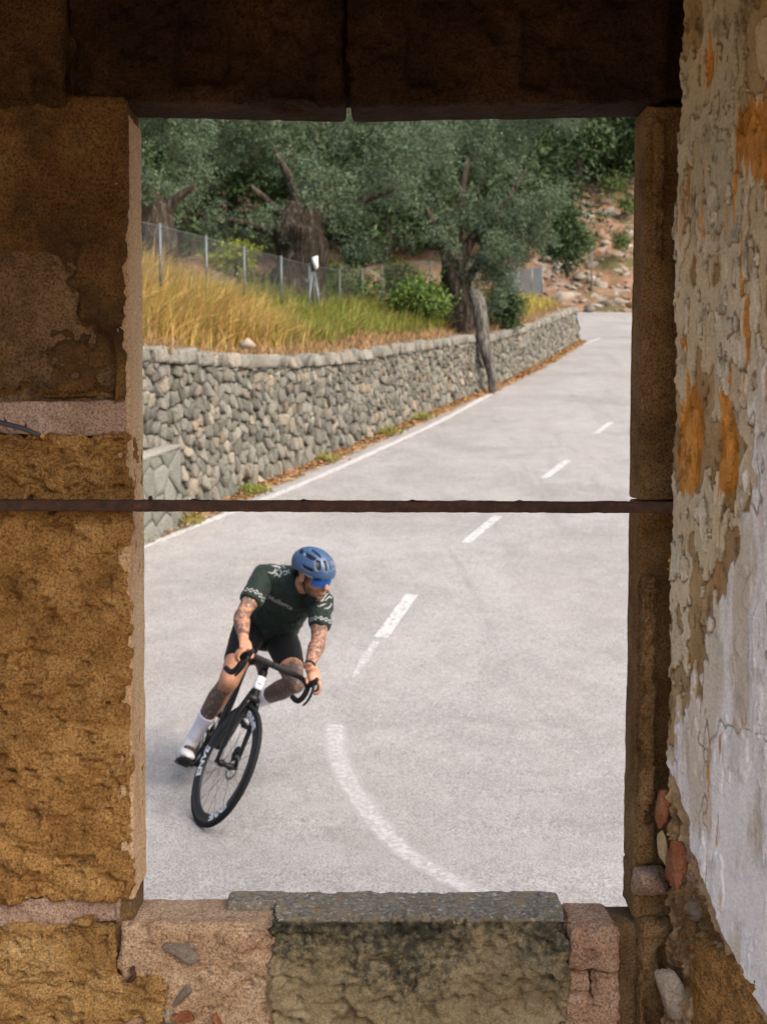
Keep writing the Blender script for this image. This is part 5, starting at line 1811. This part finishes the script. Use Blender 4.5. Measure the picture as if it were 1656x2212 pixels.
body = Geo()
def add_l(VF):
    body.add(BW(VF[0]), VF[1])
def add_h(VF):
    body.add(HW(VF[0]), VF[1])
add_l(torso(.93, 0, None, -.004))
for s in 'RL':
    add_l(limb(J[s + 'sh'], J[s + 'el'], UPARM))
    add_l(limb(J[s + 'el'], J[s + 'wr'], FORE))
    add_l(ellipsoid(J[s + 'el'], (.042, .042, .042)))
    add_l(ellipsoid(J[s + 'sh'], (.064, .064, .064)))
    add_l(limb(J[s + 'hip'], J[s + 'kn'], THIGH, bow=(0, 0, .015)))
    add_l(limb(J[s + 'kn'], J[s + 'an'], SHANK, bow=(-.02, 0, 0)))
    add_l(ellipsoid(J[s + 'kn'] + A([.008, 0, .005]), (.058, .056, .058)))
    an = J[s + 'an']
    add_l(tube([an + A([-.035, 0, -.02]), an + A([.03, 0, -.055]), an + A([.13, 0, -.085])], [(.03, .03), (.034, .03), (.03, .018)], 12, (0, 1, 0), 12))
    # hand on the brake hood
    sg = -1 if s == 'R' else 1
    wr = J[s + 'wr']
    hd = FR(SC + A([.105, sg * .206, .012]))      # hood centre
    fwd = A([.86, sg * .02, -.10]); fwd /= np.linalg.norm(fwd)
    outw = A([0, sg * 1., 0])
    palm = hd + A([-.022, sg * .014, .030])
    add_l(tube([wr, (wr * .45 + palm * .55) + A([0, 0, .006]), palm + fwd * .035 + A([0, 0, -.001])], [(.027, .021), (.036, .020), (.038, .016)], 14, outw, 12))
    for i, ln in enumerate((.90, 1.0, .95, .80)):
        kn = hd + A([.040 - .0205 * i, sg * (.026 + .002 * i), .028 - .003 * i])
        p1 = kn + A([.012, sg * .018, -.024]) * ln
        p2 = p1 + A([.002, sg * .002, -.030]) * ln
        p3 = p2 + A([-.004, -sg * .018, -.016]) * ln
        add_l(tube([palm + A([.012 - .018 * i, sg * .006, 0]), kn, p1, p2, p3], [.0095, .0098, .0088, .0082, .0068], 10, n=18))
    th = hd + A([-.030, -sg * .010, .026])
    add_l(tube([palm + A([-.022, -sg * .012, 0]), th + A([.010, -sg * .012, -.008]), th + A([.034, -sg * .020, -.018]), th + A([.056, -sg * .016, -.030])], [.0125, .0115, .0098, .0078], 10, n=14))
# neck and head
nb0, nb1 = BW((.545, .016, 1.315)), HW((-.030, 0, -.055))
body.add(*tube([nb0, (nb0 + nb1) / 2, nb1], [.062, .058, .060], 18, n=12))
add_h(ellipsoid((-.014, 0, .026), (.092, .071, .086), None, 20, 28))
add_h(ellipsoid((.030, 0, -.030), (.064, .060, .085), None, 20, 28))
add_h(ellipsoid((.036, 0, -.078), (.052, .050, .038), None, 14, 20))
add_h(ellipsoid((.076, 0, -.102), (.020, .024, .018)))
add_h(tube([(.084, 0, .016), (.100, 0, -.012), (.112, 0, -.036), (.100, 0, -.044)], [(.009, .010), (.011, .012), (.016, .014), (.014, .008)], 10, (0, 1, 0), 10))
add_h(ellipsoid((.088, 0, -.064), (.012, .024, .007)))
add_h(ellipsoid((.086, 0, -.078), (.012, .021, .007)))
for s in (-1, 1):
    add_h(ellipsoid((.060, s * .036, -.022), (.026, .026, .022)))
    add_h(ellipsoid((-.010, s * .076, -.012), (.020, .009, .033)))
    add_h(ellipsoid((-.022, s * .082, -.006), (.010, .006, .026)))
bm_ = remesh(body, .0042, 3)
P = verts(bm_)
L_ = lambda k: BW(J[k])
ink = np.zeros(len(P))
for s in 'RL':
    d, t = seg_d(P, L_(s + 'sh'), L_(s + 'el'))
    ink = np.maximum(ink, (d < .085) * .66)
    d, t = seg_d(P, L_(s + 'el'), L_(s + 'wr'))
    ink = np.maximum(ink, (d < .075) * .64 * sstep(.98, .85, t))
Pl = (P - A([BX, BY, BZ])) @ BROT.T + A([.99, 0, 0])
d, t = seg_d(P, L_('Lkn'), L_('Lan'))
ink = np.maximum(ink, (d < .10) * .92)
d, t = seg_d(P, L_('Lhip'), L_('Lkn'))
ink = np.maximum(ink, (d < .11) * sstep(.66, .8, t) * .82)
d, t = seg_d(P, L_('Rkn'), L_('Ran'))
ink = np.maximum(ink, (d < .09) * .88 * sstep(.045, .018, Pl[:, 1] - J['Rkn'][1] + .0 * t) * sstep(.0, .12, t))
hl = (P - HC) @ HR.T
ishead = (np.linalg.norm((P - HC), axis=1) < .16)
ink = ink * ~(ishead & (np.linalg.norm(P - HC, axis=1) < .13))
beard = ishead * sstep(-.040, -.062, hl[:, 2]) * sstep(-.01, .03, hl[:, 0] + .25 * (-.06 - hl[:, 2])) * sstep(-.150, -.125, hl[:, 2])
beard = np.maximum(beard, ishead * sstep(.010, .004, np.abs(hl[:, 2] + .053)) * (hl[:, 0] > .075) * 1.0)
lips = ishead * (hl[:, 0] > .085) * sstep(.009, .005, np.abs(hl[:, 2] + .070)) * sstep(.026, .02, np.abs(hl[:, 1]))
beard = beard * (1 - lips * .8)
scalp = ishead * sstep(.0, .02, hl[:, 2] - .02) * 1.0
set_attr(bm_, 'ink', ink)
set_attr(bm_, 'beard', np.clip(beard * .75 + scalp * .5, 0, 1))

def skin_mat():
    m = Mat('tattooed_skin', .55, .35)
    c = m.ramp(m.noise(35, 4, .6), [(.3, (.33, .155, .092)), (.7, (.43, .22, .135))])
    n1 = m.noise(42, 5, .7, dist=1.6)
    n2 = m.noise(17, 3, .6, dist=2.5)
    ad = m.n('ShaderNodeMath', operation='ADD')
    m.l(n1, ad.inputs[0]); m.l(n2, ad.inputs[1])
    ia = m.attr('ink').outputs['Fac']
    ad2 = m.n('ShaderNodeMath', operation='MULTIPLY_ADD')
    m.l(ia, ad2.inputs[0]); ad2.inputs[1].default_value = .44; m.l(ad.outputs[0], ad2.inputs[2])
    f = map_range(m, ad2.outputs[0], 1.16, 1.34, 0, .88)
    gate = m.n('ShaderNodeMath', operation='MULTIPLY')
    m.l(f, gate.inputs[0]); m.l(map_range(m, ia, .02, .3), gate.inputs[1])
    c = m.mix(c, (.034, .037, .041), gate.outputs[0])
    c = m.mix(c, (.06, .034, .022), m.attr('beard').outputs['Fac'])
    m.base(c)
    m.b.inputs['Subsurface Weight'].default_value = .06
    m.b.inputs['Subsurface Radius'].default_value = (.01, .004, .002)
    m.bump(m.noise(160, 3), .15, .002)
    return m.m
M['skin'] = skin_mat()
person = link('person', bm_, M['skin'], None, label='cyclist in dark green jersey and blue helmet leaning into the bend', cat='person')

def cloth(name, c, rough=.75, sc=28, wr=.5, spec=.2, dist=.012):
    m = Mat(name, rough, spec)
    f = m.noise(60, 3)
    m.base(m.ramp(f, [(.3, tuple(x * .85 for x in c)), (.7, tuple(x * 1.1 for x in c))]))
    b = m.bump(m.noise(sc, 4, .55, dist=1.2), wr, dist)
    m.bump(m.noise(600, 2), .15, .001, b)
    m.b.inputs['Sheen Weight'].default_value = .06
    return m.m
M['jersey'] = cloth('dark_green_jersey', (.011, .022, .018))
M['shorts'] = cloth('black_lycra', (.004, .0042, .0055), .7, 20, .25, .12)
M['sock'] = cloth('white_sock', (.62, .62, .72), .85, 60, .3)
M['shoe'] = gloss('white_shoe', (.68, .67, .66), .4, .45)
M['sole'] = gloss('black_sole', (.014, .014, .015), .6, .35)
M['print'] = gloss('white_print', (.33, .345, .35), .8, .2)
M['black_check'] = cloth('black_check', (.012, .013, .014))

# ---- jersey
g = Geo()
V, F = torso(1.0, 1, None, .007); g.add(BW(V), F)
for s in 'RL':
    a, b = J[s + 'sh'], J[s + 'el']
    te = .66
    V, F = limb(a, b, [(0, .068), (.25, .065), (.5, .061), (te, .058), (1, .056)], t0=-.05, t1=te); g.add(BW(V), F)
    V, F = ellipsoid(a + (J['neck'] - a) * .18, (.074, .074, .068)); g.add(BW(V), F)
for c_, r_e in (((.445, .020, 1.335), (.075, .115, .055)), ((.50, -.075, 1.335), (.055, .075, .045)), ((.545, .10, 1.335), (.055, .075, .045))):
    V, F = ellipsoid(c_, r_e); g.add(BW(V), F)
nk = BW((.572, .018, 1.345)); nd = nb1 - nb0; nd /= np.linalg.norm(nd)
g.add(*tube([nk - nd * .04, nk + nd * .012, nk + nd * .046], [.086, .077, .069], 20, n=10))
jm = remesh(g, .0062, 5)
V = verts(jm)
nrm = np.empty(len(V) * 3, np.float32); jm.vertices.foreach_get('normal', nrm); nrm = nrm.reshape(-1, 3)
V += nrm * (.0105 * ridged(V * A([13, 13, 8]), 401, 3) + .003 * fbm(V * 45, 402, 2))[:, None]
jm.vertices.foreach_set('co', V.astype(np.float32).ravel())
jersey = link('jersey', jm, M['jersey'], person)
bvh = BVHTree.FromPolygons([tuple(v) for v in V], [tuple(p.vertices) for p in jm.polygons])
def on_jersey(P, d, off=.0025):
    """drop points onto the jersey along d; None where missed"""
    out = []
    for p in P:
        h = bvh.ray_cast(Vector(p), Vector(d))
        out.append(None if h[0] is None else A(h[0]) - A(d) * off)
    return out
def patch(V2, F, org, ux, uy, d):
    """flat print wrapped on the jersey"""
    P = org + V2[:, :1] * ux + V2[:, 1:2] * uy - A(d) * .35
    Q = on_jersey(P, d)
    ok = A([q is not None for q in Q])
    F = F[ok[F].all(1)]
    Q = A([q if q is not None else (0, 0, 0) for q in Q])
    # drop triangles stretched over a fold
    e = np.linalg.norm(Q[F[:, 0]] - Q[F[:, 1]], axis=1) + np.linalg.norm(Q[F[:, 1]] - Q[F[:, 2]], axis=1)
    return Q, F[e < .06]
def px_plane(x, y, Y):
    return at(x, y, Y)
dview = lambda x, y: (lambda d: d / np.linalg.norm(d))(CF + (x - 828) / FPX * CR + (1106 - y) / FPX * CU)
# chest word
tv, tf = text_mesh('Mallorca', 1, .012)
o_ = at(606, 1302, 6.5)
ux = at(636, 1316, 6.5) - at(576, 1287, 6.5); ux /= np.linalg.norm(ux)
uy = A([.35, 0, 1.0]); uy -= ux * (uy @ ux); uy /= np.linalg.norm(uy)
hgt = .024
wid = (tv[:, 0].max() - tv[:, 0].min()) * hgt
Q, Fq = patch(tv * hgt, tf, o_ - uy * hgt * .5, ux * (.150 / wid), uy, dview(606, 1302))
link('chest_lettering', mesh('chest_lettering', Q, Fq, False), M['print'], jersey)
# flowing white marks on both shoulders
rr = np.random.default_rng(14)
def marks(cx, cy, w_, h_, n, seed, ang):
    r = np.random.default_rng(seed)
    g = Geo()
    for i in range(n):
        u0 = A([r.uniform(-.5, .5) * w_, (i / (n - 1) - .5) * h_])
        th = r.uniform(0, 6.28)
        pts = [u0]
        for k in range(9):
            th += r.normal(0, .75)
            pts.append(pts[-1] + A([math.cos(th), math.sin(th) * .6]) * .0085)
        p = A(pts)
        T = np.gradient(p, axis=0); T /= np.linalg.norm(T, axis=1)[:, None] + 1e-9
        Nn_ = np.stack([-T[:, 1], T[:, 0]], 1)
        wd = .0034 * np.sin(np.linspace(.35, 2.8, len(p)))[:, None]
        V2 = np.stack([p + Nn_ * wd, p - Nn_ * wd], 1).reshape(-1, 2)
        q = grid_faces(len(p), 2)
        g.add(np.column_stack([V2, 0 * V2[:, 0]]), np.concatenate([q[:, :3], q[:, [0, 2, 3]]]))
    V = np.concatenate(g.V); F = np.concatenate(g.F)
    ca, sa = math.cos(ang), math.sin(ang)
    V = np.column_stack([V[:, 0] * ca - V[:, 1] * sa, V[:, 0] * sa + V[:, 1] * ca])
    Q, Fq = patch(V, F, at(cx, cy, 6.6), A([1., 0, 0]), A([0, 0, 1.]), dview(cx, cy))
    link('shoulder_print', mesh('shoulder_print', Q, Fq, False), M['print'], jersey, kind='stuff')
marks(607, 1236, .060, .075, 11, 3, -.35)
marks(699, 1295, .05, .075, 8, 4, .6)
# checked bands at the cuffs
for s in 'RL':
    a, b = BW(J[s + 'sh']), BW(J[s + 'el'])
    k, rows = 26, 3
    for nm, mt in (('sleeve_band', 'print'), ('sleeve_band_checks', 'black_check')):
        Vb, _ = tube([a + (b - a) * t for t in np.linspace(.515, .595, rows + 1)], [.0715] * (rows + 1), k, cap=False)
        # lay the ring on the sleeve surface
        ax = np.repeat(A([a + (b - a) * t for t in np.linspace(.515, .595, rows + 1)]), k, 0)
        out = []
        for p, c in zip(Vb, ax):
            dirn = Vector(p - c).normalized()
            h = bvh.ray_cast(Vector(c) + dirn * .14, -dirn)
            hit = A(h[0]) if h[0] is not None and (A(h[0]) - c) @ A(dirn) < .095 else c + A(dirn) * .068
            out.append(hit + A(dirn) * (.0022 if nm == 'sleeve_band' else .0034))
        q = grid_faces(rows + 1, k, wrap=True)
        if nm != 'sleeve_band':
            rr_, cc_ = np.divmod(np.arange(len(q)), k)
            q = q[(rr_ + cc_) % 2 == 0]
        link(nm, mesh(nm, A(out), q, True), M[mt], jersey)
# zip
# ---- bib shorts
g = Geo()
V, F = torso(1.0, 0, 4, .002); g.add(BW(V), F)
V, F = ellipsoid((.12, .036, .95), (.11, .155, .13)); g.add(BW(V), F)
for s, te in (('R', .70), ('L', .70)):
    V, F = limb(J[s + 'hip'], J[s + 'kn'], [(a, r + .006) for a, r in THIGH], bow=(0, 0, .015), t0=-.05, t1=te); g.add(BW(V), F)
link('bib_shorts', remesh(g, .0075, 5), M['shorts'], person)
# ---- socks and shoes
for s in 'RL':
    k, a = J[s + 'kn'], J[s + 'an']
    V, F = limb(k, a, [(t, r + .005) for t, r in SHANK], bow=(-.02, 0, 0), t0=.56 if s == 'R' else .58, t1=1.04)
    link('sock', mesh('sock', BW(V), F, True), M['sock'], person, label='white sock on the ' + ('outstretched' if s == 'R' else 'bent') + ' leg')
    sg = -1 if s == 'R' else 1
    pz = BB[2] + sg * .17
    bx, by = BB[0] + .012, sg * .122
    ext = [(-.185, .010, .026, .030), (-.165, .022, .034, .048), (-.10, .018, .036, .052), (-.03, .010, .042, .036), (.03, .004, .047, .028), (.075, .004, .036, .020), (.10, .006, .014, .010)]
    tup = math.radians(24) if s == 'R' else 0
    def TU(V):
        V = A(V, dtype=float) - A([bx, by, pz])
        return np.column_stack([V[:, 0] * math.cos(tup) - V[:, 2] * math.sin(tup), V[:, 1], V[:, 0] * math.sin(tup) + V[:, 2] * math.cos(tup)]) + A([bx, by, pz])
    P_ = [(bx + x_, by, pz + .018 + dz + c_) for x_, dz, a_, c_ in ext]
    g = Geo()
    V, F = tube(P_, [(a_, c_) for _, _, a_, c_ in ext], 18, (0, 1, 0), 26); g.add(BW(TU(V)), F)
    V, F = tube([a + A([-.01, 0, .03]), a + A([-.005, 0, -.02]), TU([[bx - .12, by, pz + .06]])[0]], [(.040, .042), (.044, .046), (.038, .05)], 16, (0, 1, 0), 12); g.add(BW(V), F)
    sh = link('shoe', remesh(g, .005, 4), M['shoe'], person)
    V, F = tube([(bx - .18, by, pz + .020), (bx - .10, by, pz + .016), (bx, by, pz + .014), (bx + .07, by, pz + .018), (bx + .098, by, pz + .026)], [(.027, .010), (.036, .011), (.049, .012), (.040, .011), (.014, .006)], 16, (0, 1, 0), 20)
    link('sole', mesh('sole', BW(TU(V)), F, True), M['sole'], sh)
    V, F = boxg((bx - .032, by - .030, pz - .012), (bx + .036, by + .030, pz + .010))
    link('cleat', mesh('cleat', BW(TU(V)), F, False), M['sole'], sh)

# ---- helmet
M['helmet'] = None
def helmet_mat():
    m = Mat('matte_blue_helmet', .38, .5)
    a = m.attr('vent').outputs['Fac']
    m.base(m.mix((.030, .066, .145), (.003, .003, .004), a))
    m.b.inputs['Coat Weight'].default_value = .15
    return m.m
M['helmet'] = helmet_mat()
na, ne = 200, 84
az = np.linspace(-math.pi, math.pi, na, endpoint=False)
cut = np.interp(np.abs(np.degrees(az)), [0, 30, 70, 95, 130, 180], [-3, -3, -7, -9, -22, -26])
el = np.stack([np.linspace(90, c, ne) for c in cut], 1)          # degrees
AZ = np.repeat(np.degrees(az)[None], ne, 0)
rx = np.where(np.abs(AZ) < 90, .138, .150)
x_ = np.cos(np.radians(el)) * np.cos(np.radians(AZ)) * rx
y_ = np.cos(np.radians(el)) * np.sin(np.radians(AZ)) * .108
z_ = np.sin(np.radians(el)) * np.where(el > 0, .108, .09)
vent = np.zeros_like(AZ)
VENTS = [(0, 38, 4.5, 15, 0), (20, 36, 5, 15, 4), (-20, 36, 5, 15, -4), (46, 33, 8, 14, 8), (-46, 33, 8, 14, -8), (84, 47, 24, 6.5, 0), (-84, 47, 24, 6.5, 0), (72, 13, 16, 5, 0), (-72, 13, 16, 5, 0), (130, 40, 14, 7, 0), (-130, 40, 14, 7, 0), (165, 30, 8, 14, 0), (-165, 30, 8, 14, 0)]
for a, e, ha, he, tw in VENTS:
    da = (AZ - a + 180) % 360 - 180
    da = da * np.cos(np.radians(np.clip(el, -30, 75)))/max(.3, math.cos(math.radians(e))) - (el - e) * tw / 40
    r_v = np.abs(da / ha) ** 3 + np.abs((el - e) / he) ** 3
    vent = np.maximum(vent, sstep(1.25, .8, r_v))
# two slots over the crown
for s in (-1, 1):
    r_v = np.abs((y_ - s * .034) / .007) ** 3 + np.abs((x_ - .012) / .042) ** 3
    vent = np.maximum(vent, sstep(1.3, .75, r_v) * (el > 30))
sc_ = 1 - .11 * vent
ridge = 1 + .012 * np.cos(np.radians(AZ) * 2) * np.cos(np.radians(el)) 
V = np.stack([x_ * sc_, y_ * sc_ * ridge, z_ * sc_], -1)
# turned-in lower lip
lip = V[-1:] * A([.93, .93, 1.0]) + A([0, 0, -.002])
lip2 = V[-1:] * A([.86, .86, .9]) + A([0, 0, .012])
V = np.concatenate([V, lip, lip2])
vent = np.concatenate([vent, np.zeros((1, na)), np.ones((1, na))])
ht = math.radians(4)
Vh = V.reshape(-1, 3)
Vh = np.column_stack([Vh[:, 0] * math.cos(ht) + Vh[:, 2] * math.sin(ht), Vh[:, 1], -Vh[:, 0] * math.sin(ht) + Vh[:, 2] * math.cos(ht)]) + A([-.012, 0, .042])
helmet = link('helmet', mesh('helmet', HW(Vh), grid_faces(ne + 2, na, wrap=True, flip=True), True, {'vent': vent.ravel()}), M['helmet'], person, label='matte blue cycling helmet with dark vents')
M['strap'] = simple('black_strap', (.012, .012, .013), .8, .2, .1)
for s in (-1, 1):
    P_ = HW([(.028, s * .080, .030), (.012, s * .078, -.030), (.030, s * .066, -.085), (.050, s * .040, -.116), (.056, 0, -.126)])
    link('strap', mesh('strap', *tube(P_, [(.0065, .002)] * 5, 8, HF, 22), True), M['strap'], helmet)
    P_ = HW([(-.055, s * .080, .030), (-.030, s * .082, -.020), (.012, s * .078, -.040)])
    link('strap', mesh('strap', *tube(P_, [(.0065, .002)] * 3, 8, HF, 14), True), M['strap'], helmet)
# ---- sunglasses
M['lens'] = None
def lens_mat():
    m = Mat('blue_mirror_lens', .12, .6)
    m.base((.03, .13, .48))
    m.b.inputs['Metallic'].default_value = .75
    return m.m
M['lens'] = lens_mat()
aa = np.radians(np.linspace(-66, 66, 41))
rowsV = []
for zt_, rad in ((.024, .0855), (.008, .089), (-.010, .089), (-.030, .084)):
    dip = np.where(np.abs(aa) < .2, .012 * (1 - np.abs(aa) / .2), 0) if zt_ < -.02 else 0
    shrink = np.cos(aa * .8) ** .25 if zt_ < 0 else 1
    rowsV.append(np.column_stack([.022 + rad * np.cos(aa), rad * .92 * np.sin(aa), (zt_ * shrink + dip) + 0 * aa]))
V = np.concatenate(rowsV)
n_r = len(rowsV)
Vi = V - np.column_stack([np.cos(np.tile(aa, n_r)), np.sin(np.tile(aa, n_r)), 0 * V[:, 0]]) * .002
q = grid_faces(n_r, 41)
glasses = link('sunglasses', mesh('sunglasses', HW(np.concatenate([V, Vi])), [q[:, ::-1], q + len(V)], True), M['lens'], person, label='sunglasses with blue mirrored lens and white frame')
V, F = tube(HW(np.column_stack([.022 + .0862 * np.cos(aa), .0862 * .92 * np.sin(aa), .026 + 0 * aa])), [(.003, .0035)] * 41, 8, HU)
link('frame', mesh('frame', V, F, True), M['white_band'], glasses)
for s in (-1, 1):
    V, F = tube(HW([(.060, s * .0735, .022), (.030, s * .080, .020), (-.010, s * .082, .016)]), [(.006, .002), (.005, .002), (.003, .002)], 8, HU, 12)
    link('temple', mesh('temple', V, F, True), M['white_band'], glasses)
# ---- wrist band
a, b = BW(J['Lel']), BW(J['Lwr'])
link('wristband', mesh('wristband', *tube([a + (b - a) * .90, a + (b - a) * .97], [.033, .032], 20, cap=False), True), M['strap'], person, label='black band on the left wrist')
